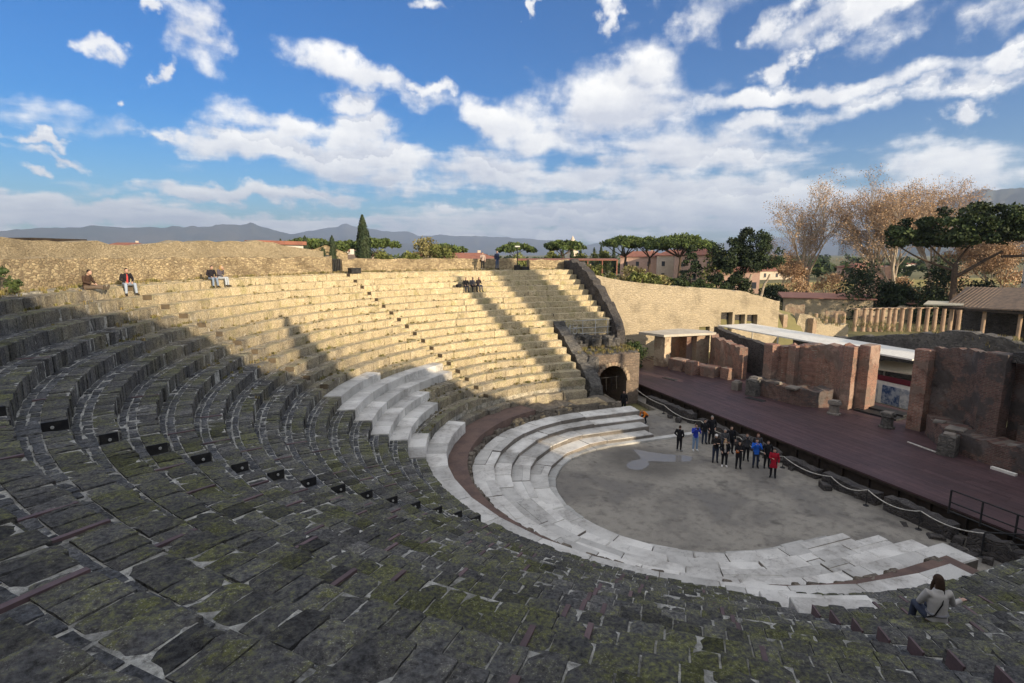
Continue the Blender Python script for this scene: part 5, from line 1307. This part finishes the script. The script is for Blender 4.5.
def person(label,kind,x,y,z,face,jack,tro,sho=(.02,.02,.022),hair='black',hl='short',skirt=0,scale=1.,hood=False,extra=None,grp=None,vox=.011):
    """face: heading in degrees, 0 = +y (east), 90 = +x (south)"""
    key=(kind,skirt,hl,hood,vox)
    if key not in _cache: _cache[key]=body_meshes(kind,vox,skirt,hl,hood)
    G=_cache[key];t=thing('person',label,'person',(x,y,z),-rad(face),grp);t.scale=(scale,)*3
    def put(nm,me,mat):
        o=bpy.data.objects.new(nm,me);COL.objects.link(o);o.parent=t
        if len(me.materials)==0: me.materials.append(mat)
        o.material_slots[0].link='OBJECT';o.material_slots[0].material=mat;return o
    put('body',G['body'],M['skin'])
    for i in(0,1): put('eye',G['eye%d'%i],M['eye']);put('shoe',G['shoe%d'%i],cloth(sho))
    put('hair',G['hair'],cloth(HAIR[hair]));put('jacket',G['jacket'],cloth(jack));put('trousers',G['trousers'],cloth(tro))
    J=G['_J']
    def lm(nm,f,mat):
        mb=MB();f(mb,J);return mb.build(nm,mat,t,local=True)
    for e in(extra or []):
        if e=='bag': lm('shoulder_bag',lambda mb,J:(mb.box((.24,.05,J['pel'].z-.18),(.1,.28,.22),0,.03),mb.tube([V(.22,.05,J['pel'].z),J['chest']+V(.1,-.13,.05),J['neck']+V(-.09,-.02,-.03),J['chest']+V(-.05,.15,-.02),V(.2,.08,J['pel'].z)],.012,5)),cloth((.06,.03,.015)))
        if e=='orangebag': lm('shoulder_bag',lambda mb,J:mb.box((.12,.15,J['waist'].z-.05),(.18,.07,.17),.2,.03),cloth((.45,.12,.02)))
        if e=='backpack': lm('backpack',lambda mb,J:(mb.box((0,-.2,J['waist'].z-.06),(.28,.16,.42),0,.05),mb.box((0,-.3,J['waist'].z-.02),(.2,.07,.2),0,.03)),cloth((.02,.02,.025)))
        if e=='cap': lm('cap',lambda mb,J:(mb.ell(J['head']+V(0,-.005,.055),(.088,.102,.075),12,8),mb.tube([J['head']+V(0,.06,.06),J['head']+V(0,.16,.045)],[.07,.05],10,ry=[.01,.008],up=V(1,0,0))),cloth((.62,.60,.58)))
        if e=='scarf': lm('scarf',lambda mb,J:(mb.tube([J['neck']+V(.085*math.cos(a),.0+.085*math.sin(a),.01) for a in [i*.524 for i in range(13)]],.032,8),mb.box((.03,.13,J['chest'].z-.12),(.09,.03,.3),0,.01)),cloth((.5,.42,.34)))
        if e=='camera': lm('camera',lambda mb,J:(mb.box((0,J['L']['wri'].y+.06,J['L']['wri'].z+.02),(.13,.06,.09),0,.01),mb.tube([V(0,J['L']['wri'].y+.08,J['L']['wri'].z+.065),V(0,J['L']['wri'].y+.17,J['L']['wri'].z+.065)],.035,10)),M['black_steel'])
        if e=='shirt': lm('shirt_front',lambda mb,J:mb.tube([J['pel']+V(0,.03,.0),J['waist']+V(0,.03,0),J['chest']+V(0,.036,.0),J['neck']+V(0,.03,-.03)],[.08,.075,.07,.03],10,ry=[.115,.11,.108,.06],up=V(1,0,0)),cloth((.55,.075,.075)))
        if e=='greyshirt': lm('shirt_front',lambda mb,J:mb.tube([J['pel']+V(0,.03,-.02),J['waist']+V(0,.03,0),J['chest']+V(0,.036,.0),J['neck']+V(0,.03,-.03)],[.09,.085,.08,.03],10,ry=[.118,.112,.11,.06],up=V(1,0,0)),cloth((.35,.31,.30)))
        if e=='strap': lm('bag_strap',lambda mb,J:mb.tube([J['neck']+V(.07,.06,-.02),J['neck']+V(.075,-.05,-.02),J['chest']+V(.0,-.145,-.02),J['waist']+V(-.11,-.115,-.02),J['pel']+V(-.19,-.03,.0)],.013,6),cloth((.015,.015,.015)))
        if e=='belt': lm('coat_belt',lambda mb,J:mb.tube([J['waist']+V(.168*math.cos(a),.0+.13*math.sin(a),-.03) for a in [i*.524 for i in range(13)]],.022,6),cloth((.22,.22,.24)))
        if e=='phone': lm('phone',lambda mb,J:mb.box((J['R']['wri']+V(.11,.06,-.02)),(.14,.075,.012),.4,.003),M['black_steel'])
    return t
BK=(.014,.014,.017);JE=(.10,.16,.28);DJ=(.03,.04,.07);GR=(.07,.07,.075)
g='visitors standing in the orchestra'
def up2(x,y): return math.degrees(math.atan2(-17.6-x,-22.3-y))
P_=[('man in black jacket and black trousers at the left of the group, turned aside','pockets',3.55,4.42,60,BK,BK,(.3,.3,.3),'brown','short',0,.99,[]),
('person in bright blue jacket and pale jeans with white shoes','camera',4.57,4.15,200,(.03,.06,.42),(.22,.32,.48),(.7,.7,.7),'brown','short',0,1.03,['camera']),
('dark clothed person half hidden behind the blue jacket and jeans','arms',6.0,5.0,205,BK,DJ,BK,'black','short',0,.97,[]),
('tall man in long black coat standing at the stage edge','pockets',6.47,4.9,200,BK,BK,BK,'grey','short',.25,1.1,[]),
('person in black jacket with a white cap and dark jeans','folded',4.46,2.18,215,(.02,.018,.018),DJ,BK,'black','short',0,1.02,['cap']),
('person with grey hair behind the white cap','phone',5.77,2.9,210,GR,DJ,BK,'grey','short',0,.98,[]),
('man in black jacket with a pale badge behind the blond woman','arms',6.35,3.0,205,BK,BK,BK,'brown','short',0,1.04,[]),
('blond woman with grey top, black leggings and white shoes in front of the group','pockets',4.48,1.43,215,BK,BK,(.75,.72,.7),'blond','long',0,.97,['greyshirt','scarf']),
('woman in black coat holding an orange bag','folded',5.07,.94,215,BK,BK,BK,'black','long',.15,.96,['orangebag']),
('person in grey jacket raising a hand behind the orange bag','camera',6.4,1.74,220,GR,BK,BK,'brown','short',0,1.0,['camera']),
('woman with reddish hair standing behind the blue puffer jacket','arms',7.0,1.5,215,GR,DJ,BK,'red','long',0,1.0,[]),
('person in bright blue puffer jacket with raised hands','camera',6.12,.7,215,(.02,.13,.60),DJ,BK,'brown','short',.05,1.02,[]),
('dark clothed person right of the blue puffer jacket','pockets',6.67,.4,215,BK,BK,BK,'black','short',0,.98,[]),
('woman in long red coat and black boots at the right of the group','phone',5.98,-.73,230,(.36,.012,.03),BK,BK,'brown','short',.28,.98,['backpack'])]
for l,k,x,y,f,j,tr_,sh,h,hl,sk,sc,ex in P_: person(l,k,x,y,0.005,f,j,tr_,sh,h,hl,sk,sc,k=='folded',ex,g)
g2='visitors by the ends of the marble steps'
person('person in orange jacket crouching at the end of the white steps','crouch',4.8,10.1,.0,250,(.75,.22,.03),BK,BK,'blond','short',0,1.,False,[],g2)
person('child in dark blue jacket crouching behind the orange jacket','crouch',4.75,11.7,.0,235,(.03,.03,.16),BK,BK,'black','short',0,.9,False,[],g2)
person('dark clothed person standing against the arch pier','arms',4.75,12.9,.0,230,BK,BK,BK,'black','short',0,1.05,False,[],g2)
z18=Zj(18);g3='visitors sitting on the seat rows'
def sit(label,kind,j,q,dq,*a,**k):
    r=Rj(j)+.16;x,y=PQ(r,q)
    inward=math.degrees(math.atan2(-x,-y));return person(label,kind,x,y,Zj(j)+.015,inward+dq,*a,**k)
sit('man in brown jacket sitting sideways on the top row with legs stretched out','seated_long',18,13.4,8,(.06,.035,.025),(.16,.12,.09),(.1,.08,.06),'black',grp=g3)
sit('man in black jacket over a red shirt and pale jeans on the top row','seated_wide',18,19.0,35,(.016,.015,.02),(.34,.40,.50),(.05,.04,.03),'black',extra=['shirt'],grp=g3)
sit('dark haired person in black jacket and jeans of the couple at left','seated',18,32.2,20,(.018,.016,.022),(.20,.26,.36),(.03,.03,.03),'black',grp=g3)
sit('blond person in pale jeans of the couple at left','seated_hand',18,33.6,-15,(.10,.09,.11),(.42,.46,.52),(.06,.05,.04),'blond','long',grp=g3)
sit('person in black jacket at left of the trio on the sunlit rows','seated',15,79.1,10,BK,(.03,.035,.05),BK,'black',grp=g3)
sit('person in grey top in the middle of the trio on the sunlit rows','seated_wide',15,80.6,-5,(.12,.11,.12),(.03,.03,.04),BK,'brown',grp=g3)
sit('person in dark coat at right of the trio on the sunlit rows','seated_hand',15,82.0,-10,(.03,.025,.03),(.05,.06,.09),BK,'brown','long',grp=g3)
t=thing('backpack','black backpack lying beside the trio on the sunlit rows','backpack',(*PQ(Rj(15)+.2,77.6),Zj(15)))
mb=MB();q=PQ(Rj(15)+.2,77.6);mb.box((q[0],q[1],Zj(15)),(.42,.3,.3),.3,.06);mb.build('bag',cloth((.015,.015,.018)),t)
mb=MB();mb.box((q[0]+.02,q[1]-.17,Zj(15)+.03),(.26,.08,.18),.3,.03);mb.build('pocket',cloth((.02,.02,.024)),t)
g4='couple standing on the far rim'
person('woman in pale top and black trousers with a dark bag on the far rim','phone',-1.9,28.95,10.92,200,(.42,.33,.28),BK,(.3,.3,.3),'brown','short',0,1.,False,['bag'],g4)
person('man in dark blue jacket and jeans on the far rim','arms',-.4,28.95,10.92,160,(.03,.04,.08),(.08,.11,.18),BK,'grey','short',0,1.08,False,[],g4)
# woman in the pale coat, lower right
r=math.hypot(-5.75,-15.9)
t=person('woman with long dark hair in a pale belted coat sitting with her back turned','reach',-5.9,-15.95,Zj(5)+.015,28,(.46,.44,.42),(.05,.06,.09),BK,'brown','long',0,1.13,False,['strap','belt','phone'],None,.006)
# ================================================================== sky, sun, haze, camera
SUN=(.39,-.92);EL=rad(13.)
w=bpy.data.worlds.new("World");scene.world=w;w.use_nodes=True;nt=w.node_tree
bg=nt.nodes['Background'];out=nt.nodes['World Output']
sky=nt.nodes.new('ShaderNodeTexSky');sky.sky_type='NISHITA';sky.sun_disc=False;sky.sun_elevation=EL;sky.sun_rotation=math.atan2(SUN[0],SUN[1])
sky.altitude=50;sky.air_density=1.;sky.dust_density=.6;sky.ozone_density=2.5
hs=nt.nodes.new('ShaderNodeHueSaturation');hs.inputs['Saturation'].default_value=1.65;ln(nt,sky.outputs[0],hs.inputs['Color'])
skyc=mixc(nt,1.,hs.outputs[0],(SKYT[0],SKYT[1],SKYT[2]),'MULTIPLY')
ln(nt,skyc,bg.inputs['Color']);bg.inputs['Strength'].default_value=SKYS
tc=nt.nodes.new('ShaderNodeTexCoord');D=tc.outputs['Generated']
sp=nt.nodes.new('ShaderNodeSeparateXYZ');ln(nt,D,sp.inputs[0])
az=val(nt,'MULTIPLY',val(nt,'ARCTAN2',sp.outputs[0],sp.outputs[1]),180/math.pi)
el=val(nt,'MULTIPLY',val(nt,'ARCSINE',sp.outputs[2]),180/math.pi)
BL=[(-8.8, 17.8, 2.82, 2.08, 0), (-16.0, 15.6, 1.88, 0.78, 0), (-11.7, 14.6, 1.12, 0.76, 0), (-15.5, 12.4, 0.82, 0.53, 0), (1.1, 17.7, 4.09, 1.61, -20), (6.6, 16.1, 6.74, 1.19, -10), (12.9, 15.8, 2.51, 0.7, 0), (3.7, 14.1, 3.59, 1.21, 0), (-1.5, 11.7, 4.92, 1.39, -5), (5.9, 11.6, 3.88, 1.27, 0), (-11.3, 10.6, 2.73, 0.65, -10), (2.0, 9.6, 18.8, 1.19, -3), (13.8, 8.4, 15.43, 2.13, -2), (28.3, 7.4, 9.17, 2.15, 0), (-5.3, 6.0, 11.15, 0.72, 0), (-19.0, 8.1, 2.84, 0.45, -8), (-20.9, 9.3, 1.78, 0.44, -8), (-21.8, 6.9, 1.16, 0.44, -5), (-18.2, 3.8, 8.48, 1.2, 0), (-4.7, 3.1, 13.12, 0.93, 0), (19.0, 12.9, 3.69, 1.84, 0), (30.6, 14.0, 7.88, 4.62, 10), (25.1, 12.4, 8.14, 2.58, 0), (38.9, 10.0, 10.15, 2.54, 0), (30.4, 21.2, 1.35, 1.72, 0), (37.4, 20.9, 4.55, 2.45, 30), (46.3, 20.4, 2.1, 1.31, 0), (46.2, 16.7, 1.63, 1.09, 40), (52.7, 19.3, 6.44, 1.25, 0), (58.7, 17.5, 4.97, 1.6, 0), (60.2, 14.6, 2.69, 0.96, 25), (47.3, 14.0, 10.48, 0.97, 0), (57.7, 12.7, 5.79, 1.02, 5), (57.6, 11.0, 1.68, 0.75, 0), (59.5, 7.6, 6.49, 1.98, -5), (44.6, 5.9, 9.49, 2.55, 0), (37.3, 5.9, 7.62, 1.72, 0), (50.4, 4.4, 6.23, 1.93, 0), (25.2, 4.1, 12.51, 1.22, 0), (16.8, 1.9, 13.74, 0.83, 0), (12.1, 23.0, 1.95, 0.61, 0), (21.2, 23.1, 0.59, 0.69, 0), (-12.9, 19.6, 1.43, 0.55, 0), (60.7, 5.1, 3.6, 1.53, 0), (32.9, 17.4, 5.75, 3.34, 20), (45.0, 11.3, 5.91, 1.19, 0)]
def cloudnoise(ox,oy):
    cz=val(nt,'ADD',sp.outputs[2],.12)
    cb=nt.nodes.new('ShaderNodeCombineXYZ')
    ln(nt,val(nt,'ADD',val(nt,'DIVIDE',sp.outputs[0],cz),ox),cb.inputs[0]);ln(nt,val(nt,'ADD',val(nt,'DIVIDE',sp.outputs[1],cz),oy),cb.inputs[1])
    return noi(nt,cb.outputs[0],2.1,8,.54,.2)
n1=cloudnoise(0,0);n2=cloudnoise(SUN[0]*.12,SUN[1]*.12)
n1=val(nt,'ADD',val(nt,'MULTIPLY',n1,.5),val(nt,'MULTIPLY',noi(nt,D,9.,9,.58,.1),.5))
ofs=nt.nodes.new('ShaderNodeVectorMath');ofs.operation='ADD';ln(nt,D,ofs.inputs[0]);ofs.inputs[1].default_value=(.012,-.028,.03)
n2=val(nt,'ADD',val(nt,'MULTIPLY',n2,.5),val(nt,'MULTIPLY',noi(nt,ofs.outputs[0],9.,9,.58,.1),.5))
nb=nt.nodes.new('ShaderNodeTexNoise');nb.inputs['Scale'].default_value=7.;nb.inputs['Detail'].default_value=6;ln(nt,D,nb.inputs['Vector'])
spb=nt.nodes.new('ShaderNodeSeparateColor');ln(nt,nb.outputs['Color'],spb.inputs[0])
azw=val(nt,'ADD',az,val(nt,'MULTIPLY_ADD',spb.outputs[0],14.,-7.));elw=val(nt,'ADD',el,val(nt,'MULTIPLY_ADD',spb.outputs[1],6.,-3.))
nb2=nt.nodes.new('ShaderNodeTexNoise');nb2.inputs['Scale'].default_value=26.;nb2.inputs['Detail'].default_value=6;nb2.inputs['Roughness'].default_value=.6;ln(nt,D,nb2.inputs['Vector'])
spc=nt.nodes.new('ShaderNodeSeparateColor');ln(nt,nb2.outputs['Color'],spc.inputs[0])
azw=val(nt,'ADD',azw,val(nt,'MULTIPLY_ADD',spc.outputs[0],6.,-3.));elw=val(nt,'ADD',elw,val(nt,'MULTIPLY_ADD',spc.outputs[1],3.,-1.5))
acc=None;low=None
for (a,e,sa,se,tl) in BL:
    da=val(nt,'SUBTRACT',azw,a);de=val(nt,'SUBTRACT',elw,e);c,s=math.cos(rad(tl)),math.sin(rad(tl))
    u=val(nt,'MULTIPLY',val(nt,'ADD',val(nt,'MULTIPLY',da,c),val(nt,'MULTIPLY',de,s)),1/sa)
    v=val(nt,'MULTIPLY',val(nt,'ADD',val(nt,'MULTIPLY',da,-s),val(nt,'MULTIPLY',de,c)),1/se)
    d=val(nt,'SUBTRACT',1.6,val(nt,'SQRT',val(nt,'ADD',val(nt,'MULTIPLY',u,u),val(nt,'MULTIPLY',v,v))))
    acc=d if acc is None else val(nt,'MAXIMUM',acc,d)
    lw=val(nt,'MULTIPLY',val(nt,'GREATER_THAN',d,0.),v)
    low=lw if low is None else val(nt,'MINIMUM',low,lw)
acc=val(nt,'MAXIMUM',acc,-.8)
# cloud elsewhere in the sky, outside the view, is added fill shaped by the noise
bank=val(nt,'MULTIPLY',val(nt,'MULTIPLY',ramp(nt,val(nt,'MULTIPLY',el,-1.),-7.,-2.5),ramp(nt,el,-1.,.5)),.55)
dens=val(nt,'ADD',bank,val(nt,'ADD',val(nt,'MULTIPLY',acc,.8),val(nt,'MULTIPLY_ADD',n1,4.0,-2.24)))
mask=ramp(nt,dens,-.02,.8)
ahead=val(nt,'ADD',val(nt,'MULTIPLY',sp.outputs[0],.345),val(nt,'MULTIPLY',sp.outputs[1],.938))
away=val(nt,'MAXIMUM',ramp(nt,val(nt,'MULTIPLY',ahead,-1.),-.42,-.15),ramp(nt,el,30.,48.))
over=val(nt,'MULTIPLY',away,ramp(nt,n1,.34,.56))   # unseen broken bright cloud added overhead and behind for neutral fill light
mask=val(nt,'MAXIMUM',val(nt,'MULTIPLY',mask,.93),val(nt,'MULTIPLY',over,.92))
sh=val(nt,'MULTIPLY_ADD',val(nt,'SUBTRACT',n1,n2),3.2,.62,clamp=True)
thick=ramp(nt,dens,.45,1.4)
sh2=val(nt,'SUBTRACT',sh,val(nt,'MULTIPLY',thick,.16),clamp=True)
sh2=val(nt,'MULTIPLY_ADD',low,.32,sh2,clamp=True)
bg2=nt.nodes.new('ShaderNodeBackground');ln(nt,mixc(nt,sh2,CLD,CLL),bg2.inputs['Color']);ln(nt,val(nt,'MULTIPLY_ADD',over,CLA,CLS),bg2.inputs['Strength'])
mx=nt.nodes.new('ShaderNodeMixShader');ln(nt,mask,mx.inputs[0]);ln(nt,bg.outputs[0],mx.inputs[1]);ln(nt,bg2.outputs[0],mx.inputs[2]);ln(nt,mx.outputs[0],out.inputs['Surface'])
sl=bpy.data.lights.new('sun','SUN');sl.energy=SUNE;sl.angle=rad(.5);sl.color=(1.,.83,.59);so=bpy.data.objects.new('sun',sl);COL.objects.link(so)
k=math.cos(EL)/math.hypot(*SUN);d=Vector((SUN[0]*k,SUN[1]*k,math.sin(EL)));so.rotation_euler=d.to_track_quat('Z','Y').to_euler();so.location=(40,-90,40)
if HAZE>0:
    mb=MB();mb.box((0,0,-24),(33000,33000,1100));ho=mb.build('haze',[],kind='stuff')
    m=bpy.data.materials.new('haze_air');m.use_nodes=True;n=m.node_tree;n.nodes.remove(n.nodes['Principled BSDF'])
    pv=n.nodes.new('ShaderNodeVolumePrincipled');pv.inputs['Color'].default_value=(.58,.72,1.,1);pv.inputs['Density'].default_value=HAZE;pv.inputs['Anisotropy'].default_value=.2
    n.links.new(pv.outputs[0],n.nodes['Material Output'].inputs['Volume']);ho.data.materials.append(m)
cam=bpy.data.cameras.new('camera');co=bpy.data.objects.new('camera',cam);COL.objects.link(co);scene.camera=co
co.location=(-17.627,-22.256,12.4);co.rotation_euler=(rad(90-9.298),0,rad(-20.2));cam.sensor_width=36;cam.lens=530.8*36/1024;cam.clip_start=.1;cam.clip_end=60000
vs=scene.view_settings;vs.view_transform='Standard';vs.look='None';vs.exposure=EXPO;vs.gamma=1
scene.render.resolution_x=1024;scene.render.resolution_y=683
